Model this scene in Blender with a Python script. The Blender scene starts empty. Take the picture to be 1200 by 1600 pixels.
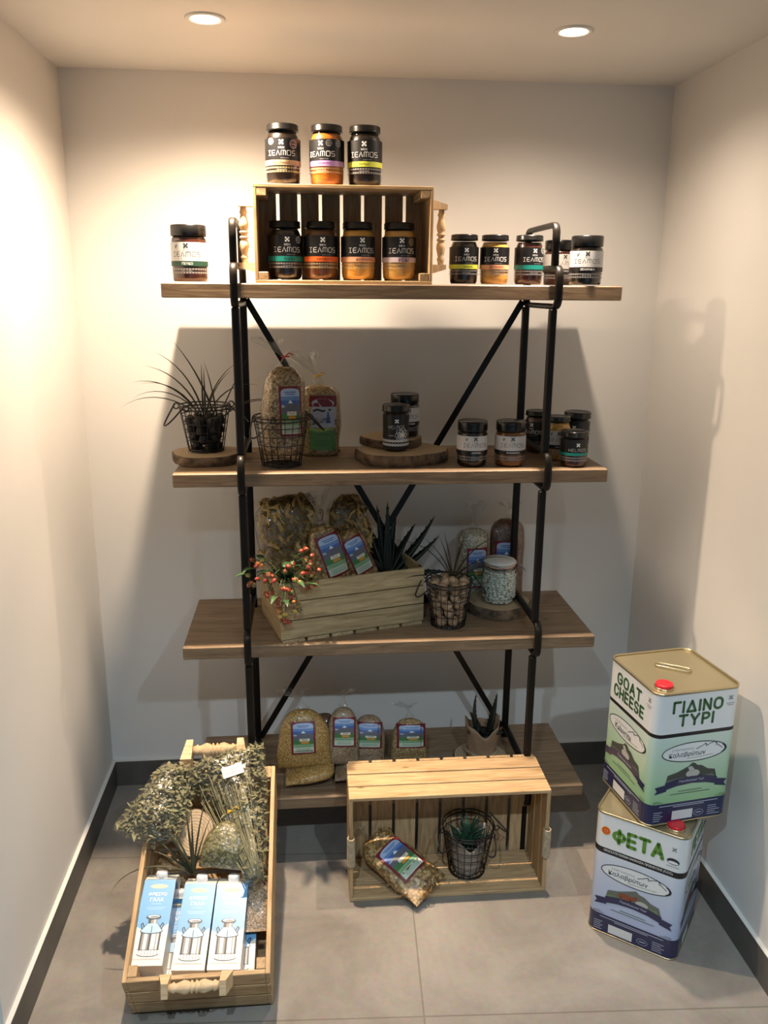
import bpy, bmesh, math, random
from math import sin, cos, pi, radians, sqrt, atan2, hypot
from mathutils import Vector, Matrix, Euler, noise
random.seed(7)
SC = bpy.context.scene
COL = SC.collection

# ---------------------------------------------------------------- camera
cam = bpy.data.cameras.new('camera'); camo = bpy.data.objects.new('camera', cam); COL.objects.link(camo)
_yaw, _pit, _rol = radians(5.3659), radians(15.0052), radians(0.4434)
_fw = Vector((sin(_yaw)*cos(_pit), cos(_yaw)*cos(_pit), -sin(_pit)))
_r = Vector((cos(_yaw), -sin(_yaw), 0)); _u = _r.cross(_fw)
_r2 = _r*cos(_rol) + _u*sin(_rol); _u2 = _u*cos(_rol) - _r*sin(_rol)
camo.matrix_world = Matrix(((_r2.x, _u2.x, -_fw.x, -.2177), (_r2.y, _u2.y, -_fw.y, -2.6222), (_r2.z, _u2.z, -_fw.z, 1.6715), (0, 0, 0, 1)))
cam.sensor_fit = 'VERTICAL'; cam.sensor_height = 32; cam.lens = 1296.56/1600*32
cam.clip_start = .02
SC.camera = camo

# ---------------------------------------------------------------- light and exposure
SC.view_settings.view_transform = 'Standard'
SC.view_settings.look = 'None'
SC.view_settings.gamma = 1
SC.view_settings.exposure = 0.22
world = bpy.data.worlds.new('shop_daylight'); SC.world = world; world.use_nodes = True
world.node_tree.nodes['Background'].inputs[0].default_value = (.62, .82, 1.0, 1)
world.node_tree.nodes['Background'].inputs[1].default_value = .06
CEIL = 2.262
def spot(name, x, y, z, power, color, size=150, blend=.6, r=.022):
    l = bpy.data.lights.new(name, 'SPOT'); l.energy = power; l.color = color
    l.spot_size = radians(size); l.spot_blend = blend; l.shadow_soft_size = r
    o = bpy.data.objects.new(name, l); COL.objects.link(o); o.location = (x, y, z)
    return o
WARM = (1, .775, .56)
WARM_R = (1, .80, .62)
# the two visible lamps: wide spill and a brighter core beam pointing down
spot('downlight_spill', -.433, -.492, CEIL-.012, 110, WARM, 154, 1)
spot('downlight_spill', .421, -.497, CEIL-.012, 34, WARM_R, 154, 1)
spot('downlight_core', -.433, -.492, CEIL-.012, 130, WARM, 48, 1)
spot('downlight_core', .421, -.497, CEIL-.012, 105, WARM_R, 48, 1)
# the next row of the shop's ceiling, above the photographer: cooler lamps
spot('downlight_shop', -.43, -2.45, CEIL-.012, 80, (.70, .87, 1), 138, .75)
spot('downlight_shop', .43, -2.45, CEIL-.012, 80, (.70, .87, 1), 138, .75)
al = bpy.data.lights.new('cool_fill_light', 'AREA'); al.energy = 6; al.color = (.46, .74, 1)  # added cool fill from behind the camera, not an actual window
al.shape = 'RECTANGLE'; al.size = 2.4; al.size_y = 1.6
alo = bpy.data.objects.new('cool_fill_light', al); COL.objects.link(alo)
alo.location = (.5, -4.9, .75); alo.rotation_euler = (radians(90), 0, 0)

# ---------------------------------------------------------------- materials
MATS = {}
def nodes(name):
    m = bpy.data.materials.new(name); m.use_nodes = True
    nt = m.node_tree; b = nt.nodes['Principled BSDF']
    MATS[name] = m
    return m, nt, b
def N(nt, t, **kw):
    n = nt.nodes.new(t)
    for k, v in kw.items(): setattr(n, k, v)
    return n
def plain(name, col, rough=.5, metal=0, coat=0, spec=.5, sss=0):
    m, nt, b = nodes(name)
    b.inputs['Base Color'].default_value = (*col, 1); b.inputs['Roughness'].default_value = rough
    b.inputs['Metallic'].default_value = metal; b.inputs['Coat Weight'].default_value = coat
    b.inputs['Specular IOR Level'].default_value = spec
    if sss:
        b.inputs['Subsurface Weight'].default_value = sss; b.inputs['Subsurface Radius'].default_value = (.02, .01, .004)
    return m
def ramp(nt, fac, stops):
    r = N(nt, 'ShaderNodeValToRGB')
    e = r.color_ramp.elements
    while len(e) < len(stops): e.new(.5)
    for i, (p, c) in enumerate(stops):
        e[i].position = p; e[i].color = (*c, 1)
    nt.links.new(fac, r.inputs[0]); return r.outputs[0]
def noisetex(nt, scale, detail=4, rough=.55, mapscale=(1, 1, 1), coord='Object', dist=0):
    tc = N(nt, 'ShaderNodeTexCoord'); mp = N(nt, 'ShaderNodeMapping'); mp.inputs['Scale'].default_value = mapscale
    nt.links.new(tc.outputs[coord], mp.inputs[0])
    n = N(nt, 'ShaderNodeTexNoise'); n.inputs['Scale'].default_value = scale; n.inputs['Detail'].default_value = detail
    n.inputs['Roughness'].default_value = rough; n.inputs['Distortion'].default_value = dist
    nt.links.new(mp.outputs[0], n.inputs['Vector']); return n, mp
def bump(nt, b, h, strength=.2, dist=.002):
    bp = N(nt, 'ShaderNodeBump'); bp.inputs['Strength'].default_value = strength; bp.inputs['Distance'].default_value = dist
    nt.links.new(h, bp.inputs['Height']); nt.links.new(bp.outputs[0], b.inputs['Normal'])
def mixc(nt, fac, a, c, mode='MIX'):
    x = N(nt, 'ShaderNodeMix', data_type='RGBA', blend_type=mode)
    if isinstance(fac, float): x.inputs[0].default_value = fac
    else: nt.links.new(fac, x.inputs[0])
    for v, i in ((a, 6), (c, 7)):
        if isinstance(v, tuple): x.inputs[i].default_value = (*v, 1)
        else: nt.links.new(v, x.inputs[i])
    return x.outputs[2]
def wood(name, axis, dark, mid, light, rough=.62, knots=True, scale=1):
    m, nt, b = nodes(name)
    ms = {'X': (2.2, 26, 26), 'Y': (26, 2.2, 26), 'Z': (26, 26, 2.2)}[axis]
    n, mp = noisetex(nt, 3.2*scale, 6, .6, ms, dist=1.2)
    g = N(nt, 'ShaderNodeNewGeometry')
    # shift the grain for every separate plank
    mul = N(nt, 'ShaderNodeMath', operation='MULTIPLY'); nt.links.new(g.outputs['Random Per Island'], mul.inputs[0]); mul.inputs[1].default_value = 9
    cb = N(nt, 'ShaderNodeCombineXYZ')
    for i in range(3): nt.links.new(mul.outputs[0], cb.inputs[i])
    nt.links.new(cb.outputs[0], mp.inputs['Location'])
    c = ramp(nt, n.outputs[0], [(.28, dark), (.5, mid), (.74, light)])
    if knots:
        k = N(nt, 'ShaderNodeTexVoronoi'); k.inputs['Scale'].default_value = 7
        mk = N(nt, 'ShaderNodeMapping'); tc = N(nt, 'ShaderNodeTexCoord'); nt.links.new(tc.outputs['Object'], mk.inputs[0])
        mk.inputs['Scale'].default_value = {'X': (.8, 2, 2), 'Y': (2, .8, 2), 'Z': (2, 2, .8)}[axis]
        nt.links.new(mk.outputs[0], k.inputs['Vector'])
        kf = ramp(nt, k.outputs['Distance'], [(.0, (1, 1, 1)), (.09, (0, 0, 0))])
        c = mixc(nt, kf, c, tuple(x*.28 for x in dark))
    hs = N(nt, 'ShaderNodeHueSaturation'); nt.links.new(c, hs.inputs['Color'])
    mr = N(nt, 'ShaderNodeMapRange'); nt.links.new(g.outputs['Random Per Island'], mr.inputs[0]); mr.inputs[3].default_value = .82; mr.inputs[4].default_value = 1.15
    nt.links.new(mr.outputs[0], hs.inputs['Value'])
    nt.links.new(hs.outputs[0], b.inputs['Base Color'])
    b.inputs['Roughness'].default_value = rough; b.inputs['Specular IOR Level'].default_value = .35
    bump(nt, b, n.outputs[0], .25, .0015)
    return m
for ax in 'XYZ':
    wood('crate_wood_'+ax, ax, (.27, .165, .075), (.42, .275, .14), (.54, .375, .205))
    wood('old_crate_wood_'+ax, ax, (.22, .155, .075), (.37, .28, .15), (.50, .39, .22))
    wood('turned_wood_'+ax, ax, (.47, .32, .17), (.60, .43, .25), (.70, .53, .33), knots=False)
wood('shelf_wood', 'X', (.125, .082, .047), (.205, .138, .082), (.29, .205, .127), .5, True, .8)
def plaster(name, col):
    m, nt, b = nodes(name)
    n, _ = noisetex(nt, 5, 5); n2, _ = noisetex(nt, 160, 3)
    nt.links.new(mixc(nt, n.outputs[0], tuple(c*.96 for c in col), tuple(min(1, c*1.03) for c in col)), b.inputs['Base Color'])
    b.inputs['Roughness'].default_value = .85; b.inputs['Specular IOR Level'].default_value = .2
    bump(nt, b, n2.outputs[0], .08, .001)
plaster('wall_paint', (.70, .685, .655)); plaster('ceiling_paint', (.72, .70, .66))
def floor_mat():
    m, nt, b = nodes('floor_tile')
    n, _ = noisetex(nt, 2.6, 7, .62, dist=.6); n2, _ = noisetex(nt, 60, 4)
    c = ramp(nt, n.outputs[0], [(.3, (.16, .143, .122)), (.5, (.235, .212, .184)), (.7, (.30, .272, .238))])
    c = mixc(nt, .18, c, n2.outputs['Color'], 'OVERLAY')
    tc = N(nt, 'ShaderNodeTexCoord'); mp = N(nt, 'ShaderNodeMapping')
    mp.inputs['Rotation'].default_value = (0, 0, radians(2.9)); mp.inputs['Location'].default_value = (-.0887, 1.038, 0)
    nt.links.new(tc.outputs['Object'], mp.inputs[0])
    br = N(nt, 'ShaderNodeTexBrick'); br.offset = 0; br.squash = 1
    br.inputs['Scale'].default_value = 1; br.inputs['Mortar Size'].default_value = .0022; br.inputs['Mortar Smooth'].default_value = .2
    br.inputs['Brick Width'].default_value = 1.2; br.inputs['Row Height'].default_value = .6
    br.inputs['Color1'].default_value = (1, 1, 1, 1); br.inputs['Color2'].default_value = (.86, .86, .86, 1); br.inputs['Mortar'].default_value = (.62, .6, .57, 1)
    nt.links.new(mp.outputs[0], br.inputs['Vector'])
    c = mixc(nt, 1.0, c, br.outputs['Color'], 'MULTIPLY')
    nt.links.new(c, b.inputs['Base Color']); b.inputs['Roughness'].default_value = .48
    bump(nt, b, n2.outputs[0], .05, .001)
floor_mat()
def mottled(name, c1, c2, scale=20, rough=.6, bs=.2, metal=0, coat=0, dist=.002):
    m, nt, b = nodes(name)
    n, _ = noisetex(nt, scale, 5)
    nt.links.new(ramp(nt, n.outputs[0], [(.35, c1), (.65, c2)]), b.inputs['Base Color'])
    b.inputs['Roughness'].default_value = rough; b.inputs['Metallic'].default_value = metal; b.inputs['Coat Weight'].default_value = coat
    bump(nt, b, n.outputs[0], bs, dist)
def grains(name, c1, c2, c3, scale=220, rough=.55):
    m, nt, b = nodes(name)
    tc = N(nt, 'ShaderNodeTexCoord')
    v = N(nt, 'ShaderNodeTexVoronoi'); v.inputs['Scale'].default_value = scale; nt.links.new(tc.outputs['Object'], v.inputs['Vector'])
    sp = N(nt, 'ShaderNodeSeparateColor'); nt.links.new(v.outputs['Color'], sp.inputs[0])
    c = ramp(nt, sp.outputs[0], [(.05, c1), (.5, c2), (.95, c3)])
    d = ramp(nt, v.outputs['Distance'], [(.35, (1, 1, 1)), (.75, (.45, .42, .38))])
    nt.links.new(mixc(nt, 1.0, c, d, 'MULTIPLY'), b.inputs['Base Color'])
    b.inputs['Roughness'].default_value = rough
    bump(nt, b, v.outputs['Distance'], -.5, .003)
mottled('baseboard_tile', (.075, .07, .06), (.11, .10, .088), 9, .5, .05)
plain('baseboard_ledge', (.62, .60, .56), .7)
plain('black_metal', (.010, .008, .006), .38, .0, 0, .2)
plain('black_wire', (.014, .010, .008), .45, 0, .1)
plain('lid_black', (.005, .005, .005), .28, 0, .12, .4)
plain('label_black', (.007, .007, .008), .42)
plain('label_white', (.62, .62, .62), .5)
plain('print_white', (.82, .82, .80), .5)
plain('print_grey', (.33, .33, .33), .5)
plain('print_silver', (.45, .45, .43), .35, .2)
plain('print_gold', (.50, .42, .24), .4)
plain('print_ink', (.02, .02, .025), .5)
plain('band_teal', (.006, .25, .21), .5); plain('band_orange', (.85, .15, .02), .5); plain('band_peach', (.82, .40, .22), .5)
plain('band_lilac', (.50, .30, .66), .5); plain('band_pale_lilac', (.66, .55, .60), .5); plain('band_lime', (.66, .72, .08), .5)
plain('band_tan', (.40, .27, .16), .5); plain('band_green', (.012, .055, .035), .5); plain('seal_red', (.42, .03, .04), .45)
HON = {'black_honey': (.010, .005, .003), 'brown_honey': (.055, .014, .005), 'red_honey': (.05, .012, .007), 'orange_honey': (.42, .13, .015),
       'dark_orange_honey': (.13, .04, .008), 'amber_honey': (.72, .36, .055), 'gold_honey': (.66, .37, .08), 'comb_honey': (.55, .32, .06), 'copper_honey': (.17, .06, .012)}
for k, c in HON.items(): plain(k, c, .3, 0, .3, .5, .15 if 'amber' in k or 'gold' in k else 0)
mottled('comb_honey', (.30, .15, .02), (.70, .42, .09), 90, .4, .5)
def film(name, tint, refl, rough, bscale=0, bstr=.3):
    m, nt, b = nodes(name)
    nt.nodes.remove(b)
    out = nt.nodes['Material Output']
    t = N(nt, 'ShaderNodeBsdfTransparent'); t.inputs[0].default_value = (*tint, 1)
    g = N(nt, 'ShaderNodeBsdfGlossy'); g.inputs['Roughness'].default_value = rough
    lw = N(nt, 'ShaderNodeLayerWeight'); lw.inputs['Blend'].default_value = .25
    mr = N(nt, 'ShaderNodeMapRange'); mr.inputs[3].default_value = refl; mr.inputs[4].default_value = min(1, refl*5+(.03 if name == 'jar_glass' else .15))
    nt.links.new(lw.outputs['Facing'], mr.inputs[0])
    mx = N(nt, 'ShaderNodeMixShader')
    nt.links.new(mr.outputs[0], mx.inputs[0]); nt.links.new(t.outputs[0], mx.inputs[1]); nt.links.new(g.outputs[0], mx.inputs[2])
    nt.links.new(mx.outputs[0], out.inputs[0])
    if bscale:
        n, _ = noisetex(nt, bscale, 3, dist=1.5)
        bp = N(nt, 'ShaderNodeBump'); bp.inputs['Strength'].default_value = bstr; bp.inputs['Distance'].default_value = .01
        nt.links.new(n.outputs[0], bp.inputs['Height']); nt.links.new(bp.outputs[0], g.inputs['Normal']); nt.links.new(bp.outputs[0], lw.inputs['Normal'])
film('jar_glass', (.97, .97, .96), .018, .03)
film('clear_glass', (.95, .97, .96), .05, .03)
film('plastic_film', (.93, .93, .91), .065, .12, 22, .8)
film('crinkled_film', (.95, .95, .93), .05, .16, 30, 1.0)
grains('grain_pale', (.42, .27, .11), (.60, .42, .20), (.72, .56, .32))
grains('grain_speckled', (.20, .12, .05), (.52, .37, .19), (.66, .52, .31), 200)
grains('grain_gold', (.50, .27, .06), (.64, .40, .11), (.74, .52, .20), 260)
grains('grain_beige', (.40, .26, .16), (.54, .39, .25), (.64, .50, .36), 300)
grains('grain_rice', (.45, .43, .32), (.58, .56, .44), (.70, .68, .56), 170)
grains('grain_brown', (.13, .055, .025), (.21, .10, .05), (.28, .15, .085), 300)
grains('pasta_mix', (.25, .12, .03), (.50, .31, .11), (.66, .48, .24), 120)
grains('herb_crumbs', (.10, .09, .03), (.20, .18, .07), (.30, .27, .13), 160)
mottled('pasta_yellow', (.30, .18, .045), (.60, .40, .14), 30, .5)
mottled('pasta_gap_shade', (.15, .09, .025), (.28, .175, .055), 30, .6)  # core of ribbon pasta bags: shade between the strands put into the colour
mottled('bark', (.055, .035, .02), (.20, .13, .075), 38, .9, 1.0, 0, 0, .006)
def logtop():
    m, nt, b = nodes('log_face')
    tc = N(nt, 'ShaderNodeTexCoord')
    w = N(nt, 'ShaderNodeTexWave', wave_type='RINGS', rings_direction='Z'); w.inputs['Scale'].default_value = 42; w.inputs['Distortion'].default_value = 3; w.inputs['Detail'].default_value = 3; w.inputs['Detail Scale'].default_value = 1.5
    nt.links.new(tc.outputs['Object'], w.inputs['Vector'])
    nt.links.new(ramp(nt, w.outputs[0], [(.1, (.30, .215, .125)), (.9, (.46, .35, .22))]), b.inputs['Base Color']); b.inputs['Roughness'].default_value = .75
logtop()
mottled('black_stone', (.006, .005, .005), (.018, .016, .014), 60, .6, .3)
mottled('walnut_shell', (.24, .15, .085), (.50, .35, .22), 55, .6, .6, dist=.004)
mottled('bean_white', (.50, .52, .44), (.68, .70, .62), 60, .4, .02)
mottled('leaf_dark', (.008, .012, .007), (.02, .027, .014), 14, .5, .1)
mottled('leaf_green', (.012, .045, .022), (.03, .085, .04), 20, .45, .1)
mottled('leaf_grass', (.030, .028, .012), (.065, .060, .028), 16, .5, .1)
mottled('leaf_sprig', (.02, .06, .02), (.06, .13, .04), 20, .5, .1)
mottled('herb_sage', (.135, .13, .068), (.28, .265, .15), 9, .8, .3)
mottled('herb_stem', (.20, .18, .10), (.32, .29, .17), 20, .8, .2)
mottled('kraft_paper', (.27, .17, .095), (.36, .235, .14), 12, .85, .25)
mottled('grey_paper', (.26, .22, .18), (.34, .29, .24), 12, .85, .25)
mottled('twine', (.34, .26, .16), (.48, .38, .25), 90, .9, .4)
mottled('soil', (.012, .01, .008), (.03, .024, .018), 60, .95, .5)
plain('berry_red', (.34, .055, .03), .25, 0, .3); plain('berry_orange', (.46, .16, .05), .25, 0, .3); plain('berry_yellow', (.44, .31, .08), .25, 0, .3)
plain('plate_white', (.62, .62, .58), .4)
plain('red_tie', (.45, .012, .015), .4); plain('yellow_tie', (.65, .40, .03), .4)
plain('maroon', (.16, .008, .016), .45); plain('sky_pale', (.36, .47, .66), .45); plain('sky_blue', (.055, .12, .36), .45); plain('sky_mid', (.12, .24, .50), .45)
plain('rock_grey', (.11, .12, .145), .5); plain('snow', (.70, .74, .80), .5); plain('meadow', (.05, .17, .055), .5); plain('meadow_pale', (.22, .38, .20), .5)
plain('cream', (.72, .66, .50), .5); plain('label_orange', (.62, .26, .02), .5); plain('label_foot', (.50, .58, .47), .5); plain('label_lime', (.32, .45, .10), .5)
plain('label_olive', (.10, .24, .06), .5); plain('cloud', (.42, .45, .52), .5)
plain('tin_gold', (.46, .40, .25), .32, .75); plain('tin_rim', (.52, .45, .28), .28, .85); plain('cap_red', (.55, .015, .025), .35, 0, .2)
plain('tin_navy', (.012, .016, .065), .32, 0, .3); plain('tin_white', (.68, .70, .70), .32, 0, .3)
plain('ink_green', (.035, .105, .035), .4); plain('ink_leaf', (.11, .25, .035), .4); plain('ink_text', (.10, .14, .10), .5)
plain('cow_red', (.22, .06, .03), .5); plain('goat_pale', (.42, .42, .38), .5); plain('hill_dark', (.05, .058, .05), .5); plain('hill_mid', (.12, .135, .11), .5); plain('hill_grass', (.16, .22, .09), .5)
plain('pdo_red', (.62, .07, .02), .45); plain('pdo_yellow', (.75, .45, .03), .45)
plain('navy_text', (.42, .45, .55), .5)
plain('milk_blue', (.14, .36, .62), .35, 0, .2); plain('milk_blue_dark', (.055, .19, .42), .35, 0, .2); plain('milk_pale', (.36, .55, .72), .35); plain('milk_cream', (.74, .71, .63), .38, 0, .15); plain('milk_cap', (.80, .80, .80), .35)
plain('can_dark', (.03, .04, .06), .4); plain('can_mid', (.25, .24, .22), .4); plain('can_light', (.72, .70, .66), .4); plain('logo_gold', (.62, .50, .20), .4)
plain('ring_trim', (.72, .70, .66), .35); plain('grey_wire', (.35, .34, .33), .3, .8); plain('rubber', (.55, .30, .2), .5)
mm, nt_, b_ = nodes('lamp_lens'); b_.inputs['Emission Color'].default_value = (1, .86, .62, 1); b_.inputs['Emission Strength'].default_value = 22
def tin_body(name, c_bot, c_top):
    m, nt, b = nodes(name)
    tc = N(nt, 'ShaderNodeTexCoord'); sx = N(nt, 'ShaderNodeSeparateXYZ'); nt.links.new(tc.outputs['Object'], sx.inputs[0])
    mr = N(nt, 'ShaderNodeMapRange'); nt.links.new(sx.outputs[2], mr.inputs[0]); mr.inputs[1].default_value = .06; mr.inputs[2].default_value = .26
    nt.links.new(ramp(nt, mr.outputs[0], [(0, c_bot), (1, c_top)]), b.inputs['Base Color'])
    b.inputs['Roughness'].default_value = .32; b.inputs['Coat Weight'].default_value = .3
tin_body('tin_print_green', (.27, .47, .24), (.56, .66, .60)); tin_body('tin_print_blue', (.36, .42, .60), (.60, .64, .70))

# ---------------------------------------------------------------- mesh builder
class MB:
    def __init__(s): s.v = []; s.f = []; s.m = []; s.sm = []; s.slots = []; s.recalc = True
    def slot(s, mat):
        if mat not in s.slots: s.slots.append(mat)
        return s.slots.index(mat)
    def add(s, vs, fs, mat, smooth=False, M=None):
        o = len(s.v); k = s.slot(mat)
        s.v += [tuple(M @ Vector(v)) for v in vs] if M is not None else [tuple(v) for v in vs]
        for f in fs:
            s.f.append([i+o for i in f]); s.m.append(k); s.sm.append(smooth)
        return s
    def box(s, c, d, mat, ch=.0012, M=None):
        hx, hy, hz = d[0]/2, d[1]/2, d[2]/2; ch = min(ch, hx*.6, hy*.6, hz*.6)
        vs = []; idx = {}
        for i, sx in enumerate((-1, 1)):
            for j, sy in enumerate((-1, 1)):
                for k, sz in enumerate((-1, 1)):
                    for a in range(3):
                        p = [sx*hx, sy*hy, sz*hz]
                        for b in range(3):
                            if b != a: p[b] -= (sx, sy, sz)[b]*ch
                        idx[i, j, k, a] = len(vs); vs.append((c[0]+p[0], c[1]+p[1], c[2]+p[2]))
        fs = []
        for i in (0, 1):
            fs.append([idx[i, 0, 0, 0], idx[i, 1, 0, 0], idx[i, 1, 1, 0], idx[i, 0, 1, 0]])
            fs.append([idx[0, i, 0, 1], idx[1, i, 0, 1], idx[1, i, 1, 1], idx[0, i, 1, 1]])
            fs.append([idx[0, 0, i, 2], idx[1, 0, i, 2], idx[1, 1, i, 2], idx[0, 1, i, 2]])
        for i in (0, 1):
            for j in (0, 1):
                fs.append([idx[i, j, 0, 0], idx[i, j, 1, 0], idx[i, j, 1, 1], idx[i, j, 0, 1]])
                fs.append([idx[i, 0, j, 0], idx[i, 1, j, 0], idx[i, 1, j, 2], idx[i, 0, j, 2]])
                fs.append([idx[0, i, j, 1], idx[1, i, j, 1], idx[1, i, j, 2], idx[0, i, j, 2]])
                for k in (0, 1): fs.append([idx[i, j, k, 0], idx[i, j, k, 1], idx[i, j, k, 2]])
        return s.add(vs, fs, mat, False, M)
    def beam(s, a, b, w, h, mat, up=(0, 0, 1), ch=.0012):
        a = Vector(a); b = Vector(b); x = (b-a); L = x.length; x.normalize(); u = Vector(up)
        y = u.cross(x)
        if y.length < 1e-4: y = Vector((0, 1, 0)).cross(x)
        y.normalize(); z = x.cross(y)
        M = Matrix(((x.x, y.x, z.x, 0), (x.y, y.y, z.y, 0), (x.z, y.z, z.z, 0), (0, 0, 0, 1))); M.translation = (a+b)/2
        return s.box((0, 0, 0), (L, w, h), mat, ch, M)
    def tube(s, pts, r, mat, n=8, closed=False, caps=True, flat=None):
        P = [Vector(p) for p in pts]; m = len(P); R = r if isinstance(r, (list, tuple)) else [r]*m
        vs = []; prev = None
        for i, p in enumerate(P):
            if closed: t = P[(i+1) % m]-P[i-1]
            else: t = P[min(i+1, m-1)]-P[max(i-1, 0)]
            if t.length < 1e-9: t = Vector((0, 0, 1))
            t.normalize()
            if prev is None:
                q = Vector((0, 0, 1)) if abs(t.z) < .9 else Vector((1, 0, 0))
                nn = (q - t*q.dot(t)).normalized()
            else:
                nn = prev - t*prev.dot(t)
                nn = nn.normalized() if nn.length > 1e-6 else prev
            prev = nn; bb = t.cross(nn)
            for k in range(n):
                a = 2*pi*(k+.5)/n
                vs.append(p + (nn*cos(a) + bb*sin(a))*R[i])
        fs = []
        for i in range(m if closed else m-1):
            j = (i+1) % m
            for k in range(n): fs.append([i*n+k, i*n+(k+1) % n, j*n+(k+1) % n, j*n+k])
        if not closed and caps:
            fs.append(list(range(n))[::-1]); fs.append([(m-1)*n+k for k in range(n)])
        return s.add(vs, fs, mat, n > 4)
    def lathe(s, prof, mat, n=32, M=None, smooth=True):
        vs = []; fs = []; rows = []
        for r, z in prof:
            if r < 1e-6: rows.append([len(vs)]); vs.append((0, 0, z))
            else:
                rows.append(list(range(len(vs), len(vs)+n)))
                vs += [(r*cos(2*pi*k/n), r*sin(2*pi*k/n), z) for k in range(n)]
        for a, b in zip(rows, rows[1:]):
            for k in range(n):
                k2 = (k+1) % n
                if len(a) == 1 and len(b) == 1: continue
                if len(a) == 1: fs.append([a[0], b[k2], b[k]])
                elif len(b) == 1: fs.append([a[k], a[k2], b[0]])
                else: fs.append([a[k], a[k2], b[k2], b[k]])
        return s.add(vs, fs, mat, smooth, M)
    def prism(s, pts, y0, y1, mat, M=None):
        n = len(pts); vs = [(p[0], y0, p[1]) for p in pts]+[(p[0], y1, p[1]) for p in pts]
        fs = [list(range(n)), list(range(n, 2*n))[::-1]]+[[i, (i+1) % n, n+(i+1) % n, n+i] for i in range(n)]
        return s.add(vs, fs, mat, False, M)
    def blob(s, c, r, mat, seed=0, amp=.12, n=10, m=7, M=None):
        vs = []; fs = []
        for i in range(m+1):
            th = pi*i/m
            for k in range(n):
                a = 2*pi*k/n; d = Vector((sin(th)*cos(a), sin(th)*sin(a), cos(th)))
                q = 1+amp*noise.noise(d*1.7+Vector((seed*3.1, seed*1.7, 0)))*2
                vs.append((c[0]+d.x*r[0]*q, c[1]+d.y*r[1]*q, c[2]+d.z*r[2]*q))
        for i in range(m):
            for k in range(n):
                fs.append([i*n+k, i*n+(k+1) % n, (i+1)*n+(k+1) % n, (i+1)*n+k])
        return s.add(vs, fs, mat, True, M)
    def mesh(s, name):
        me = bpy.data.meshes.new(name); me.from_pydata(s.v, [], s.f)
        for k in s.slots: me.materials.append(MATS[k])
        me.polygons.foreach_set('material_index', s.m); me.polygons.foreach_set('use_smooth', s.sm)
        if s.recalc:
            bm = bmesh.new(); bm.from_mesh(me); bmesh.ops.remove_doubles(bm, verts=bm.verts, dist=1e-7)
            bmesh.ops.recalc_face_normals(bm, faces=bm.faces); bm.to_mesh(me); bm.free()
        me.update(); return me
    def build(s, name, parent=None, loc=(0, 0, 0), rot=(0, 0, 0)):
        return mobj(name, s.mesh(name), parent, loc, rot)
def mobj(name, me, parent=None, loc=(0, 0, 0), rot=(0, 0, 0)):
    o = bpy.data.objects.new(name, me); COL.objects.link(o)
    o.location = loc; o.rotation_euler = rot
    if parent: o.parent = parent
    return o
def tag(o, label=None, cat=None, group=None, kind=None):
    for k, v in (('label', label), ('category', cat), ('group', group), ('kind', kind)):
        if v: o[k] = v
    return o
def thing(name, label, cat, loc=(0, 0, 0), rot=(0, 0, 0), group=None):
    o = bpy.data.objects.new(name, None); COL.objects.link(o); o.empty_display_size = .05
    o.location = loc; o.rotation_euler = rot
    return tag(o, label, cat, group)
def dup(root, loc, rot, label, group=None):
    r = root.copy(); COL.objects.link(r); r.location = loc; r.rotation_euler = rot; r['label'] = label
    if group: r['group'] = group
    for ch in list(root.children):
        c = ch.copy(); COL.objects.link(c); c.parent = r
        for g in list(ch.children):
            d = g.copy(); COL.objects.link(d); d.parent = c
    return r

# ---------------------------------------------------------------- lettering (all strings tessellated once)
STRINGS = ['ΜΕΛΙ', 'HONEY THYME', 'HONEY', 'ΠΕΥΚΟ', 'Βελανιδιά', 'ΘΥΜΑΡΙΣΙΟ', 'Ανθέων', 'Θυμάρι', 'ΠΟΡΤΟΚΑΛΙΑΣ', 'ΚΟΥΜΑΡΙΑ', 'ΡΕΙΚΙ', 'ΑΝΘΕΩΝ', 'ΒΕΛΑΝΙΔΙΑ', 'taste',
           'Καλαβρύτων', 'ΣΥΝΕΤΑΙΡΙΣΜΟΣ', 'Kalavrita', 'COOPERATIVE', 'Παραδοσιακό Τυρί', 'Traditional Cheese', 'ΠΡΟΣΤΑΤΕΥΟΜΕΝΗ ΟΝΟΜΑΣΙΑ ΠΡΟΕΛΕΥΣΗΣ (Π.Ο.Π.)', 'ΤΣΑΪ ΧΕΛΜΟΥ', 'ΦΡΕΣΚΟ', 'ΓΑΛΑ', 'MOUNTAIN TEA', 'ΤΡΑΧΑΝΑΣ']
TXT = {}
def load_text():
    obs = []
    for s in STRINGS:
        c = bpy.data.curves.new('t', 'FONT'); c.body = s; c.resolution_u = 2; c.offset = .008
        o = bpy.data.objects.new('t', c); COL.objects.link(o); obs.append((s, o, c))
    dg = bpy.context.evaluated_depsgraph_get()
    for s, o, c in obs:
        e = o.evaluated_get(dg); m = e.to_mesh()
        vs = [(v.co.x, v.co.y) for v in m.vertices]; fs = [list(p.vertices) for p in m.polygons]
        x0 = min(v[0] for v in vs); x1 = max(v[0] for v in vs); y0 = min(v[1] for v in vs); y1 = max(v[1] for v in vs)
        TXT[s] = ([(v[0]-(x0+x1)/2, v[1]-(y0+y1)/2) for v in vs], fs, x1-x0, y1-y0)
        e.to_mesh_clear()
    for s, o, c in obs:
        bpy.data.objects.remove(o); bpy.data.curves.remove(c)
load_text()
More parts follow.
